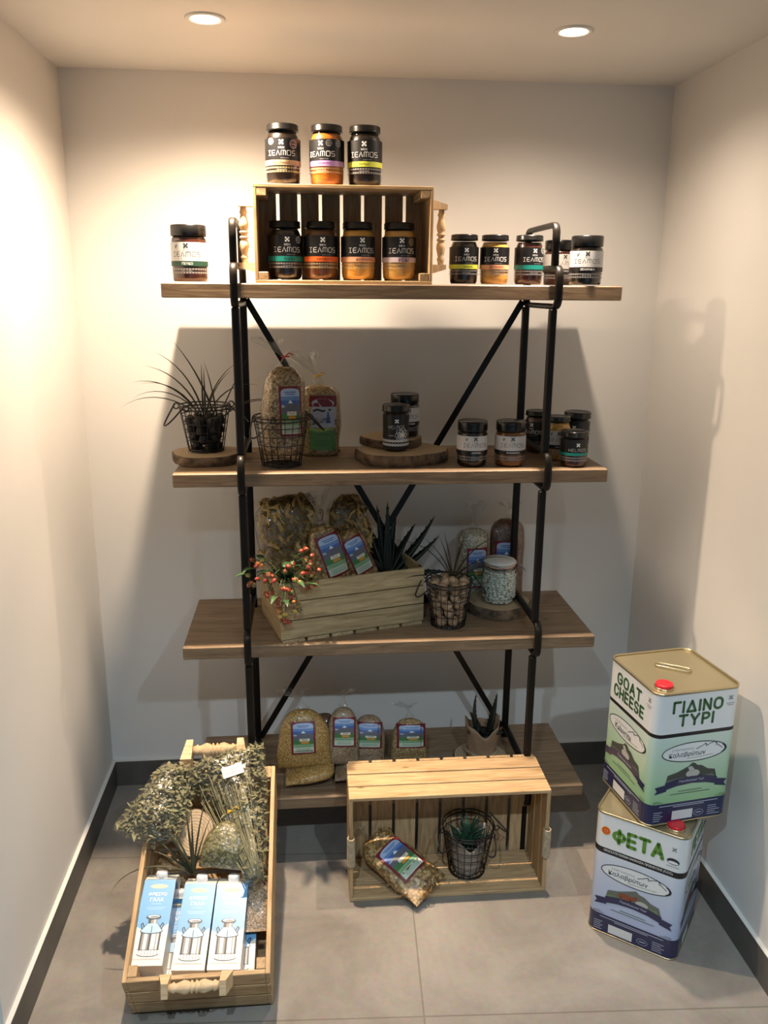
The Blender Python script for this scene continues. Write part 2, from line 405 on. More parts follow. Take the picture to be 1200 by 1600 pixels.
class Decal:
    def __init__(s): s.items = []
    def raw(s, vs, fs, mat, layer): s.items.append((vs, fs, mat, layer)); return s
    def rect(s, x0, y0, x1, y1, mat, layer=0, n=1, ny=1):
        vs = [(x0+(x1-x0)*i/n, y0+(y1-y0)*j/ny) for j in range(ny+1) for i in range(n+1)]
        return s.raw(vs, [[j*(n+1)+i, j*(n+1)+i+1, (j+1)*(n+1)+i+1, (j+1)*(n+1)+i] for j in range(ny) for i in range(n)], mat, layer)
    def poly(s, pts, mat, layer=0): return s.raw(list(pts), [list(range(len(pts)))], mat, layer)
    def ell(s, cx, cy, rx, ry, mat, layer=0, n=20): return s.poly([(cx+rx*cos(2*pi*k/n), cy+ry*sin(2*pi*k/n)) for k in range(n)], mat, layer)
    def stroke(s, pts, w, mat, layer=0, closed=False, cap=False):
        P = list(pts); n = len(P); L = []; R = []
        for i, p in enumerate(P):
            a = P[i-1] if (i or closed) else p; b = P[(i+1) % n] if (i < n-1 or closed) else p
            d1 = (p[0]-a[0], p[1]-a[1]); d2 = (b[0]-p[0], b[1]-p[1])
            l1 = hypot(*d1) or 1; l2 = hypot(*d2) or 1
            n1 = (-d1[1]/l1, d1[0]/l1); n2 = (-d2[1]/l2, d2[0]/l2)
            if d1 == (0, 0): n1 = n2
            if d2 == (0, 0): n2 = n1
            mx, my = n1[0]+n2[0], n1[1]+n2[1]; q = mx*mx+my*my
            k = min(2/q if q > 1e-6 else 1, 1.6)*w/2
            if q < 1e-6: mx, my = n1
            L.append((p[0]+mx*k, p[1]+my*k)); R.append((p[0]-mx*k, p[1]-my*k))
        m = n if closed else n-1
        s.raw(L+R, [[n+i, n+(i+1) % n, (i+1) % n, i] for i in range(m)], mat, layer)
        if cap and not closed:
            for p in (P[0], P[-1]): s.ell(p[0], p[1], w/2, w/2, mat, layer, 12)
        return s
    def text(s, t, cx, cy, width, mat, layer=1, height=None, shear=0, rot=0):
        vs, fs, w, h = TXT[t]; k = width/w; ky = k if height is None else height/h
        c_, s_ = cos(rot), sin(rot); out = []
        for x, y in vs:
            x, y = (x+shear*y)*k, y*ky
            out.append((cx+x*c_-y*s_, cy+x*s_+y*c_))
        return s.raw(out, fs, mat, layer)
    def xf(s, f): s.items = [([f(*v) for v in vs], fs, m, l) for vs, fs, m, l in s.items]; return s
    def emit(s, mb, fn):
        for vs, fs, mat, layer in s.items: mb.add([fn(u, v, layer) for u, v in vs], fs, mat, False)
def arc(cx, cy, rx, ry, a0, a1, n=10): return [(cx+rx*cos(radians(a0+(a1-a0)*i/n)), cy+ry*sin(radians(a0+(a1-a0)*i/n))) for i in range(n+1)]
GLY = {  # thin square lettering of the jars
 'X': [[(0, 1), (.8, 1)], [(0, 0), (.8, 0)], [(.4, 0), (.4, 1)]],
 'E': [[(.85, 1), (.2, 1), (0, .8), (0, .2), (.2, 0), (.85, 0)], [(0, .5), (.75, .5)]],
 'V': [[(0, 0), (.45, 1), (.9, 0)]],
 'M': [[(0, 0), (0, .85), (.15, 1), (.95, 1), (1.1, .85), (1.1, 0)], [(.55, 1), (.55, 0)]],
 'O': [[(.12, 0), (0, .12), (0, .88), (.12, 1), (.83, 1), (.95, .88), (.95, .12), (.83, 0), (.12, 0)]],
 'S': [[(.85, 1), (.1, 1), (0, .9), (0, .6), (.1, .5), (.75, .5), (.85, .4), (.85, .1), (.75, 0), (0, 0)]],
 'H': [[(0, 0), (0, 1)], [(.8, 0), (.8, 1)], [(0, .5), (.8, .5)]], 'L': [[(0, 1), (0, .12), (.12, 0), (.7, 0)]]}
ADV = {'X': 1.2, 'E': 1.2, 'V': 1.28, 'M': 1.5, 'O': 1.35, 'S': 1.2, 'H': 1.2, 'L': 1.05}
def brand(d, word, cx, cy, width, h, mat, layer=1, w=.0011):
    tot = sum(ADV[c] for c in word)-.35; k = width/tot; x = cx-width/2
    for c in word:
        for st in GLY[c]: d.stroke([(x+p[0]*k, cy-h/2+p[1]*h) for p in st], w, mat, layer)
        x += ADV[c]*k
FAT = {  # fat round-ended capitals of the tins, unit height
 'G': ([arc(.36, .64, .36, .36, 20, 180)+arc(.36, .36, .36, .36, 180, 360)+[(.72, .46), (.42, .46)]], .72), 'O': ([arc(.36, .64, .36, .36, 0, 180)+arc(.36, .36, .36, .36, 180, 360)+[(.72, .64)]], .72),
 'A': ([[(0, 0), (.36, 1), (.72, 0)], [(.14, .33), (.58, .33)]], .72), 'T': ([[(0, 1), (.7, 1)], [(.35, 1), (.35, 0)]], .7),
 'C': ([arc(.34, .66, .34, .34, 10, 180)+arc(.34, .34, .34, .34, 180, 350)], .68), 'H': ([[(0, 0), (0, 1)], [(.62, 0), (.62, 1)], [(0, .5), (.62, .5)]], .62),
 'E': ([[(.55, 1), (0, 1), (0, 0), (.55, 0)], [(0, .5), (.48, .5)]], .55), 'S': ([arc(.3, .74, .3, .26, 20, 270)+arc(.3, .24, .3, .24, 90, -160)], .6),
 'Γ': ([[(.55, 1), (0, 1), (0, 0)]], .5), 'Ι': ([[(0, 0), (0, 1)]], .0), 'Δ': ([[(0, 0), (.38, 1), (.76, 0), (0, 0)]], .76), 'Ν': ([[(0, 0), (0, 1), (.62, 0), (.62, 1)]], .62),
 'Υ': ([[(0, 1), (.36, .45), (.72, 1)], [(.36, .45), (.36, 0)]], .72), 'Ρ': ([[(0, 0), (0, 1), (.3, 1)]+arc(.32, .74, .26, .26, 90, -90)+[(0, .48)]], .58),
 'Φ': ([[(.4, 0), (.4, 1)], arc(.4, .5, .4, .3, 0, 360, 20)], .8), 'F': ([[(.55, 1), (0, 1), (0, 0)], [(0, .5), (.45, .5)]], .5)}
for a_, b_2 in zip('ΕΤΑΟ', 'ETAO'): FAT[a_] = FAT[b_2]
def fat(d, word, cx, cy, h, mat, layer=1, w=.2, gap=.36, sx=1):
    tot = sum(FAT[c][1] for c in word)+gap*(len(word)-1); x = cx-tot*h*sx/2
    for c in word:
        for st in FAT[c][0]:
            q = [(x+p[0]*h*sx, cy-h/2+p[1]*h) for p in st]
            if len(q) <= 5:
                for i in range(len(q)-1): d.stroke(q[i:i+2], w*h, mat, layer, cap=True)
            else: d.stroke(q, w*h, mat, layer, cap=True)
        x += (FAT[c][1]+gap)*h*sx
def emblem(d, cx, cy, s, mat, layer=1):   # four-lobed knot above the jar name
    for a in (1, -1):
        d.stroke([(cx-s*.32, cy-a*s*.32), (cx+s*.32, cy+a*s*.32)], s*.2, mat, layer)
    for sx in (-1, 1):
        for sy in (-1, 1):
            d.rect(cx+sx*s*.3-s*.17, cy+sy*s*.3-s*.17, cx+sx*s*.3+s*.17, cy+sy*s*.3+s*.17, mat, layer)
    d.ell(cx, cy, s*.22, s*.22, mat, layer, 8)

# ---------------------------------------------------------------- room
FR = -1.079; XL0, XL1 = -.906, -.894; XR0, XR1 = .8985, .888   # the side walls lean a centimetre
def struct(o): return tag(o, kind='structure')
b = MB(); b.add([(-3.2, -5.2, 0), (3.2, -5.2, 0), (3.2, .12, 0), (-3.2, .12, 0), (-3.2, -5.2, -.1), (3.2, -5.2, -.1), (3.2, .12, -.1), (-3.2, .12, -.1)],
          [[0, 1, 2, 3], [4, 5, 6, 7], [0, 1, 5, 4], [1, 2, 6, 5], [2, 3, 7, 6], [3, 0, 4, 7]], 'floor_tile'); struct(b.build('floor'))
b = MB(); b.box((0, -2.54, CEIL+.06), (6.4, 5.32, .12), 'ceiling_paint'); struct(b.build('ceiling'))
b = MB(); b.box((0, .06, CEIL/2), (2.2, .12, CEIL), 'wall_paint', .0002); struct(b.build('wall_back'))
def sidewall(name, xa, xb, out):
    b = MB(); vs = []
    for y in (FR, .0): vs += [(xa, y, 0), (xb, y, CEIL), (out, y, CEIL), (out, y, 0)]
    b.add(vs, [[0, 1, 2, 3], [4, 5, 6, 7], [0, 1, 5, 4], [1, 2, 6, 5], [2, 3, 7, 6], [3, 0, 4, 7]], 'wall_paint'); struct(b.build(name))
sidewall('wall_left', XL0, XL1, -3.1); sidewall('wall_right', XR0, XR1, 3.1)
HB = .0949; TB = .012
def skirting(name, x0, x1, y0, y1):
    b = MB(); b.box(((x0+x1)/2, (y0+y1)/2, HB/2-.001), (abs(x1-x0), abs(y1-y0), HB-.002), 'baseboard_tile', .0005)
    b.box(((x0+x1)/2, (y0+y1)/2, HB-.001), (abs(x1-x0)+.0004, abs(y1-y0)+.0004, .002), 'baseboard_ledge', .0002); struct(b.build(name))
skirting('baseboard_left', XL0, XL0+TB, FR-TB, -TB); skirting('baseboard_right', XR0-TB, XR0, FR-TB, -TB); skirting('baseboard_back', XL0, XR0, -TB, 0)
skirting('baseboard_return_left', -3.1, XL0, FR-TB, FR); skirting('baseboard_return_right', XR0, 3.1, FR-TB, FR)
def downlight(x, y, label):
    t = thing('ceiling_downlight', label, 'ceiling light', (x, y, CEIL), group='recessed ceiling spotlights')
    b = MB(); b.lathe([(.046, 0), (.046, -.003), (.043, -.005), (.034, -.004), (.031, -.0005), (.031, 0)], 'ring_trim', 36); b.build('trim_ring', t)
    b = MB(); b.lathe([(0, -.0035), (.02, -.0033), (.031, -.001)], 'lamp_lens', 28); b.build('lamp_lens', t)
downlight(-.433, -.491, 'glowing round recessed spotlight in the ceiling above the left end of the rack')
downlight(.421, -.497, 'glowing round recessed spotlight in the ceiling above the right end of the rack')

# ---------------------------------------------------------------- shelving rack
RX, RHL = .0144, .586; YF, YB = -.4644, -.089; Z = {1: 1.6844, 2: 1.2017, 3: .7106, 4: .2214}; TH = .0364
rack = thing('shelving_rack', 'tall black metal rack with four thick brown wooden shelves against the back wall', 'shelf rack', (RX, -.27, 0))
rp = Vector((RX, -.27, 0))
def rbuild(b, name): return b.build(name, rack, -rp) if False else _shift(b, name)
def _shift(b, name):
    b.v = [(x-rp.x, y-rp.y, z-rp.z) for x, y, z in b.v]; return b.build(name, rack)
for i in (1, 2, 3, 4):
    b = MB(); z = Z[i]-TH/2; ym = -.272
    b.box((RX, (YF+ym)/2-.0005, z), (2*RHL, ym-YF-.001, TH), 'shelf_wood', .0025)
    b.box((RX, (YB+ym)/2+.0005, z), (2*RHL, YB-ym-.001, TH), 'shelf_wood', .0025)
    _shift(b, 'shelf_board')
def roundrect(y0, y1, z0, z1, r, n=5):
    p = []
    for cy, cz, a0 in ((y1-r, z1-r, 0), (y0+r, z1-r, 90), (y0+r, z0+r, 180), (y1-r, z0+r, 270)):
        for k in range(n+1):
            a = radians(a0+90*k/n); p.append((cy+r*cos(a), cz+r*sin(a)))
    return p
def barloop(b, x, path, w, t, closed):
    """flat bar of width w (along x) and thickness t swept round a path in the yz plane"""
    n = len(path); vs = []
    for i, (y, z) in enumerate(path):
        a = path[i-1] if (i or closed) else path[i]; c = path[(i+1) % n] if (i < n-1 or closed) else path[i]
        ty, tz = c[0]-a[0], c[1]-a[1]; l = hypot(ty, tz) or 1; ny, nz = -tz/l, ty/l
        c1 = w*.32
        for dx, dn in ((-w/2, -t*.3), (-c1, -t/2), (c1, -t/2), (w/2, -t*.3), (w/2, t*.3), (c1, t/2), (-c1, t/2), (-w/2, t*.3)):
            vs.append((x+dx, y+ny*dn, z+nz*dn))
    m = n if closed else n-1; fs = []
    for i in range(m):
        for k in range(8): fs.append([i*8+k, i*8+(k+1) % 8, ((i+1) % n)*8+(k+1) % 8, ((i+1) % n)*8+k])
    if not closed: fs += [list(range(8)), [(n-1)*8+k for k in range(8)][::-1]]
    b.add(vs, fs, 'black_metal', True)
RY0, RY1 = -.485, -.165
for x in (-.392, .42):
    for i in (1, 2, 3, 4):
        b = MB(); barloop(b, x+(.006 if x > 0 else 0), roundrect(RY0+.0, RY1, Z[i]-TH-.016, Z[i]+.044, .024), .019, .014, True); _shift(b, 'shelf_bracket')
        lo = Z[i+1]+.050 if i < 4 else 0
        for yy, nm in ((-.462, 'post'), (-.188, 'post')):
            b = MB(); b.box((x, yy, (Z[i]-TH-.022+lo)/2), (.020, .018, Z[i]-TH-.022-lo), 'black_metal', .003); _shift(b, nm)
    p = [(-.466, Z[1]+.049)] + [(-.466, 1.80)] + [(-.466+.024-.024*cos(radians(a)), 1.81+.024*sin(radians(a))) for a in (15, 35, 55, 75, 90)]
    p += [(-.19+.0-.024+.024*sin(radians(a)), 1.81+.024*cos(radians(a))) for a in (0, 20, 40, 60, 80, 90)] + [(-.19, Z[1]+.049)]
    b = MB(); barloop(b, x-(.003 if x > 0 else 0), p, .018, .013, False); _shift(b, 'end_loop')
    for sx in (-1, 1):
        pass
for s in (1, -1):
    b = MB(); xa, xb = (-.384, .412) if s > 0 else (.412, -.384)
    yb = -.172 if s > 0 else -.180
    b.beam((xa, yb, 1.642), (xb, yb, .262), .018, .006, 'black_metal', (0, 1, 0)); _shift(b, 'cross_brace')

# ---------------------------------------------------------------- jars
def jar_profiles(kind):
    if kind == 'large':   R, H, lr, lh = .0435, .1430, .0395, .0165; body = [(.034, 0), (.039, .003), (.0425, .010), (R, .020), (R, .098), (.0420, .108), (.0385, .117), (.0362, .122), (.0362, .1275)]
    elif kind == 'medium': R, H, lr, lh = .0377, .1255, .0355, .0145; body = [(.030, 0), (.034, .003), (.037, .009), (R, .018), (R, .086), (.0366, .095), (.0338, .102), (.032, .107), (.032, .112)]
    elif kind == 'wide':  R, H, lr, lh = .0425, .1245, .0410, .0265; body = [(.036, 0), (.0395, .002), (.0418, .006), (R, .014), (R, .089), (.0415, .093), (.0385, .096), (.0385, .099)]
    elif kind == 'wide_tall': R, H, lr, lh = .0450, .139, .0440, .027; body = [(.038, 0), (.042, .002), (.0442, .006), (R, .014), (R, .102), (.044, .107), (.041, .110), (.041, .113)]
    elif kind == 'slim':  R, H, lr, lh = .0365, .130, .0395, .0185; body = [(.030, 0), (.034, .002), (.036, .006), (R, .012), (R, .108), (.0360, .112)]
    elif kind == 'small': R, H, lr, lh = .0375, .099, .0385, .0165; body = [(.030, 0), (.035, .002), (.037, .007), (R, .013), (R, .072), (.0362, .078), (.034, .0825)]
    return R, H, lr, lh, body
JM = {}
def cached(key, fn):
    if key not in JM: JM[key] = fn()
    return JM[key]
def jar_body(kind):
    R, H, lr, lh, body = jar_profiles(kind); b = MB(); b.lathe([(0, 0)]+body+[(body[-1][0]-.002, body[-1][1])], 'jar_glass', 36); return b.mesh('jar_glass')
def jar_honey(kind, mat):
    R, H, lr, lh, body = jar_profiles(kind); b = MB()
    pr = [(0, .0035)]+[(max(r-.0022, .004), max(z, .0035)) for r, z in body[1:-1]]; pr.append((0, pr[-1][1]))
    b.lathe(pr, mat, 32); return b.mesh('honey')
def jar_lid(kind):
    R, H, lr, lh, body = jar_profiles(kind); b = MB(); z0 = H-lh
    pr = [(lr-.004, z0), (lr-.0006, z0), (lr, z0+.0015), (lr, z0+.0035), (lr-.0008, z0+.0045), (lr-.0005, H-.003), (lr-.0022, H-.0004), (lr-.005, H), (lr-.008, H-.0012), (0, H-.0012)]
    if kind.startswith('wide'): pr = [(lr-.004, z0), (lr-.0005, z0), (lr, z0+.001), (lr, H-.002), (lr-.002, H), (0, H)]
    b.lathe(pr, 'lid_black', 36); return b.mesh('lid')
def motifs(d, z, R, mat, step=.0068, s=.0042, a0=-100, a1=100, layer=1):
    n = int(radians(a1-a0)*R/step)
    for k in range(n+1):
        u = radians(a0)*R+k*step
        for q in (1, -1): d.stroke([(u-s/2, z-q*s/2), (u+s/2, z+q*s/2)], s*.24, mat, layer)
        d.rect(u-s*.62, z-s*.12, u-s*.36, z+s*.12, mat, layer); d.rect(u+s*.36, z-s*.12, u+s*.62, z+s*.12, mat, layer)
def seal(d, cx, cy, r, mat, bg=None, txt=True):
    if bg: d.ell(cx, cy, r, r, bg, 1, 18)
    d.stroke(arc(cx, cy, r*.9, r*.9, 0, 340, 16)+[(cx+r*.9, cy)], r*.13, mat, 2)
    if txt: d.text('taste', cx, cy, r*1.35, mat, 2)
    d.stroke([(cx-r*.4, cy+r*.5), (cx+r*.4, cy+r*.5)], r*.12, mat, 2); d.stroke([(cx-r*.35, cy-r*.55), (cx+r*.35, cy-r*.55)], r*.12, mat, 2)
def jar_label(kind, style, band, bandtxt, txtmat, seals=(), lab='dark', motif_mat='print_grey', hand=False):
    R, H, lr, lh, body = jar_profiles(kind); d = Decal(); W = radians(105)*R; nx = 36
    if style == 'dark':
        d.rect(-W, H*.405, W, H*.752, 'label_black', 0, nx)
        d.rect(-W, H*.318, W, H*.405, band, 1, nx)
        emblem(d, 0, H*.685, H*.085, 'print_white'); d.text('ΜΕΛΙ', 0, H*.598, H*.105, 'print_white')
        brand(d, 'XEVMOS', 0, H*.515, R*1.62, H*.078, 'print_white', w=H*.0088)
        d.text('HONEY THYME', R*.2, H*.432, R*.5, 'print_grey', 2)
        if bandtxt: d.text(bandtxt, 0 if hand else R*.12, H*.362, R*(.95 if len(bandtxt) > 6 else .62), txtmat, 2, shear=.25 if hand else 0)
        for z in (.282, .222): motifs(d, H*z, R, motif_mat, H*.047, H*.03)
        d.rect(-R*.28, H*.244, R*.28, H*.254, 'print_grey', 2)
        for (u, z, r, m, bg) in seals: seal(d, u*R, z*H, r*H, m, bg)
    elif style == 'white':
        d.rect(-W, H*.375, W, H*.695, 'label_white', 0, nx); d.rect(-W, H*.285, W, H*.375, band, 0, nx)
        emblem(d, 0, H*.635, H*.085, 'print_ink'); d.text('ΜΕΛΙ', 0, H*.565, H*.10, 'print_grey')
        d.ell(-R*.62, H*.625, H*.022, H*.03, 'print_grey', 1, 8); d.stroke([(-R*.62, H*.59), (-R*.50, H*.655)], H*.012, 'print_ink', 2)
        brand(d, 'XEVMOS', 0, H*.49, R*1.62, H*.078, 'print_ink', w=H*.0085)
        d.rect(-R*.5, H*.405, R*.5, H*.411, 'print_grey', 1, 4)
        d.text(bandtxt, R*.05, H*.33, R*(.85 if len(bandtxt) > 6 else .6), txtmat, 2)
        for z in (.235, .175): motifs(d, H*z, R, motif_mat, H*.052, H*.033)
        d.rect(-R*.28, H*.2, R*.28, H*.21, 'print_grey', 2)
    elif style == 'flower':
        d.rect(-W, H*.07, W, H*.80, 'label_black', 0, nx)
        emblem(d, 0, H*.67, H*.085, 'print_white'); brand(d, 'HELMOS', 0, H*.545, R*1.25, H*.06, 'print_silver', w=H*.007)
        d.rect(-R*.6, H*.49, R*.55, H*.496, 'print_grey', 1, 4); d.text('HONEY', -R*.42, H*.36, R*.36, 'print_white'); d.rect(-R*.62, H*.32, -R*.2, H*.328, 'print_grey', 1)
        for k, rr in ((7, .155), (6, .11), (5, .065)):
            for i in range(k):
                a = 2*pi*i/k+rr*9; cx, cy = R*.45+cos(a)*rr*H*.55, H*.37+sin(a)*rr*H*.55
                d.stroke([(cx+rr*H*.5*cos(t), cy+rr*H*.42*sin(t)) for t in [2*pi*j/9 for j in range(10)]], H*.0065, 'print_white', 1)
        for z in (.245, .16):
            motifs(d, H*z, R, 'print_white', H*.062, H*.055)
    elif style == 'small':
        d.rect(-W, H*.42, W, H*.79, 'label_black', 0, nx); d.rect(-W, H*.345, W, H*.42, band, 1, nx)
        emblem(d, 0, H*.645, H*.10, 'print_white'); brand(d, 'HELMOS', 0, H*.50, R*1.35, H*.075, 'print_silver', w=H*.01)
        d.stroke([(-R*.2, H*.385), (R*.5, H*.385)], H*.02, 'print_ink', 2)
        for z in (.28, .21): motifs(d, H*z, R, motif_mat, H*.06, H*.04)
    b = MB(); b.recalc = False
    def fn(u, v, l):
        rr = R+.0004+l*.00018; a = u/R-pi/2
        return (rr*cos(a), rr*sin(a), v)
    d.emit(b, fn); return b.mesh('label')
def jar(loc, kind, style, honey, label, band='label_black', txt='', txtmat='print_ink', seals=(), rot=0, group=None, motif='print_grey', hand=False, lean=0):
    t = thing('honey_jar', label, 'jar', loc, (0, 0, radians(rot)), group)
    mobj('glass', cached(('g', kind), lambda: jar_body(kind)), t); mobj('honey', cached(('h', kind, honey), lambda: jar_honey(kind, honey)), t)
    mobj('lid', cached(('l', kind), lambda: jar_lid(kind)), t)
    mobj('label', jar_label(kind, style, band, txt, txtmat, seals, motif_mat=motif, hand=hand), t)
    return t
CT = 1.9185   # top of the small crate on the top shelf
G1 = 'honey jars on top of the crate'; G2 = 'honey jars inside the small crate'; G3 = 'honey jars on the top shelf'; G4 = 'honey jars on the second shelf'
jar((-.267, -.385, CT), 'large', 'dark', 'black_honey', 'black honey jar with tan handwritten band and red seal, leftmost on the crate', 'band_tan', 'Βελανιδιά', 'print_ink',
    ((-.62, .70, .055, 'print_white', None), (.72, .66, .075, 'print_silver', 'seal_red')), -4, G1, 'print_gold', True)
jar((-.158, -.385, CT), 'large', 'dark', 'orange_honey', 'orange honey jar with lilac band, middle one on top of the crate', 'band_lilac', 'ΘΥΜΑΡΙΣΙΟ', 'maroon',
    ((.48, .685, .055, 'print_silver', None), (1.05, .685, .055, 'print_grey', None)), -22, G1, 'print_gold')
jar((-.063, -.385, CT), 'large', 'dark', 'black_honey', 'dark honey jar with lime yellow handwritten band, rightmost on top of the crate', 'band_lime', 'Ανθέων', 'print_ink', (), -6, G1, hand=True)
CB = Z[1]+.0085
jar((-.266, -.395, CB), 'large', 'dark', 'black_honey', 'black honey jar with teal band at the left inside the small crate', 'band_teal', 'Θυμάρι', 'print_ink', ((.72, .68, .06, 'print_white', None),), 8, G2)
jar((-.176, -.395, CB), 'large', 'dark', 'dark_orange_honey', 'dark honey jar with bright orange band inside the small crate', 'band_orange', 'ΠΟΡΤΟΚΑΛΙΑΣ', 'maroon', (), 6, G2, 'print_gold')
jar((-.081, -.395, CB), 'large', 'dark', 'amber_honey', 'amber honey jar with peach band inside the small crate', 'band_peach', 'ΚΟΥΜΑΡΙΑ', 'maroon', (), 12, G2, 'print_gold')
jar((.025, -.395, CB), 'large', 'dark', 'gold_honey', 'golden honey jar with pale lilac band at the right inside the small crate', 'band_pale_lilac', 'ΡΕΙΚΙ', 'maroon', ((.62, .665, .06, 'print_gold', None),), 4, G2, 'print_gold')
jar((-.507, -.395, Z[1]), 'wide_tall', 'white', 'red_honey', 'white labelled honey jar with green band alone at the left end of the top shelf', 'band_green', 'ΠΕΥΚΟ', 'print_white', (), -3, G3)
jar((.195, -.395, Z[1]), 'medium', 'dark', 'black_honey', 'dark honey jar with lime band, nearest the crate on the top shelf', 'band_lime', 'ΑΝΘΕΩΝ', 'print_ink', (), 0, G3)
jar((.276, -.395, Z[1]), 'medium', 'dark', 'gold_honey', 'golden honey jar with peach band standing on the top shelf', 'band_peach', 'ΚΟΥΜΑΡΙΑ', 'maroon', (), -8, G3)
jar((.366, -.400, Z[1]), 'medium', 'dark', 'red_honey', 'dark red honey jar with teal band beside the right end loop of the rack', 'band_teal', '', 'print_ink', ((.72, .70, .07, 'print_white', None),), 10, G3)
jar((.502, -.215, Z[1]), 'wide', 'white', 'red_honey', 'white labelled honey jar half hidden behind the black end loop on the top shelf', 'label_black', 'ΑΝΘΕΩΝ', 'print_white', (), 8, G3)
jar((.512, -.425, Z[1]), 'wide', 'white', 'black_honey', 'white labelled black honey jar, rightmost on the top shelf', 'label_black', 'ΒΕΛΑΝΙΔΙΑ', 'print_white', (), -14, G3)
jar((.236, -.385, Z[2]), 'wide', 'white', 'black_honey', 'white labelled black honey jar beside the log slices on the second shelf', 'label_black', 'ΑΝΘΕΩΝ', 'print_white', (), 2, G4)
jar((.342, -.391, Z[2]), 'wide', 'white', 'copper_honey', 'white labelled brown honey jar left of the right post on the second shelf', 'label_black', 'ΘΥΜΑΡΙΣΙΟ', 'print_white', (), -4, G4)
jar((.468, -.205, Z[2]), 'medium', 'dark', 'brown_honey', 'dark honey jar behind the right post at the back of the second shelf', 'label_black', '', 'print_ink', (), -40, G4)
jar((.497, -.318, Z[2]), 'medium', 'white', 'comb_honey', 'honey jar with golden comb showing above its white label, behind the right post', 'label_black', 'ΑΝΘΕΩΝ', 'print_white', (), -8, G4)
jar((.572, -.262, Z[2]), 'slim', 'flower', 'black_honey', 'dark honey jar at the back right corner of the second shelf', 'label_black', '', 'print_ink', (), -30, G4)
jar((.517, -.412, Z[2]), 'small', 'small', 'red_honey', 'short honey jar with teal band in front of the jars right of the post', 'band_teal', '', 'print_ink', (), 0, G4)
LT1, LT2 = Z[2]+.0315, Z[2]+.0315+.0235
jar((.066, -.222, LT2), 'wide', 'white', 'black_honey', 'white labelled honey jar standing on the upper log slice', 'label_black', 'ΒΕΛΑΝΙΔΙΑ', 'print_white', (), 12, G4)
jar((.030, -.322, LT1), 'slim', 'flower', 'red_honey', 'slim black jar with white flower drawing in front of the log slices jar', 'label_black', '', 'print_ink', (), -2, G4)

# ---------------------------------------------------------------- crates
def turned_handle(parent, name, p0, p1, inward, wood_ax, reach):
    """spindle between two brackets; inward = direction towards the crate wall"""
    P0, P1, I = Vector(p0), Vector(p1), Vector(inward).normalized(); ax = (P1-P0); L = ax.length; ax.normalize()
    side = ax.cross(I)
    M = Matrix(((side.x, I.x, ax.x, P0.x), (side.y, I.y, ax.y, P0.y), (side.z, I.z, ax.z, P0.z), (0, 0, 0, 1)))
    prof = [(0, 0), (.0065, 0), (.0075, .06), (.0095, .10), (.0068, .14), (.0085, .20), (.0115, .30), (.0100, .38), (.0075, .42), (.0105, .44), (.0105, .465), (.0072, .485), (.0072, .515), (.0105, .535), (.0105, .56), (.0075, .58), (.0100, .62), (.0115, .70), (.0085, .80), (.0068, .86), (.0095, .90), (.0075, .94), (.0065, 1), (0, 1)]
    b = MB(); b.lathe([(r*reach*1.0, z*L) for r, z in prof], 'turned_wood_'+wood_ax, 20, M); h = b.build(name, parent)
    q = .0125*reach; rl = .026*reach; tk = .011*reach
    for z0, s in ((0, -1), (L, 1)):
        b = MB(); vs = []
        for zz in (z0, z0+s*tk): vs += [(-q, -q, zz), (q, -q, zz), (q, rl, zz+(s*.012 if zz != z0 else 0)), (-q, rl, zz+(s*.012 if zz != z0 else 0))]
        b.add(vs, [[0, 1, 2, 3], [4, 5, 6, 7], [0, 1, 5, 4], [1, 2, 6, 5], [2, 3, 7, 6], [3, 0, 4, 7]], 'turned_wood_'+wood_ax, False, M)
        b.build('handle_bracket', h)
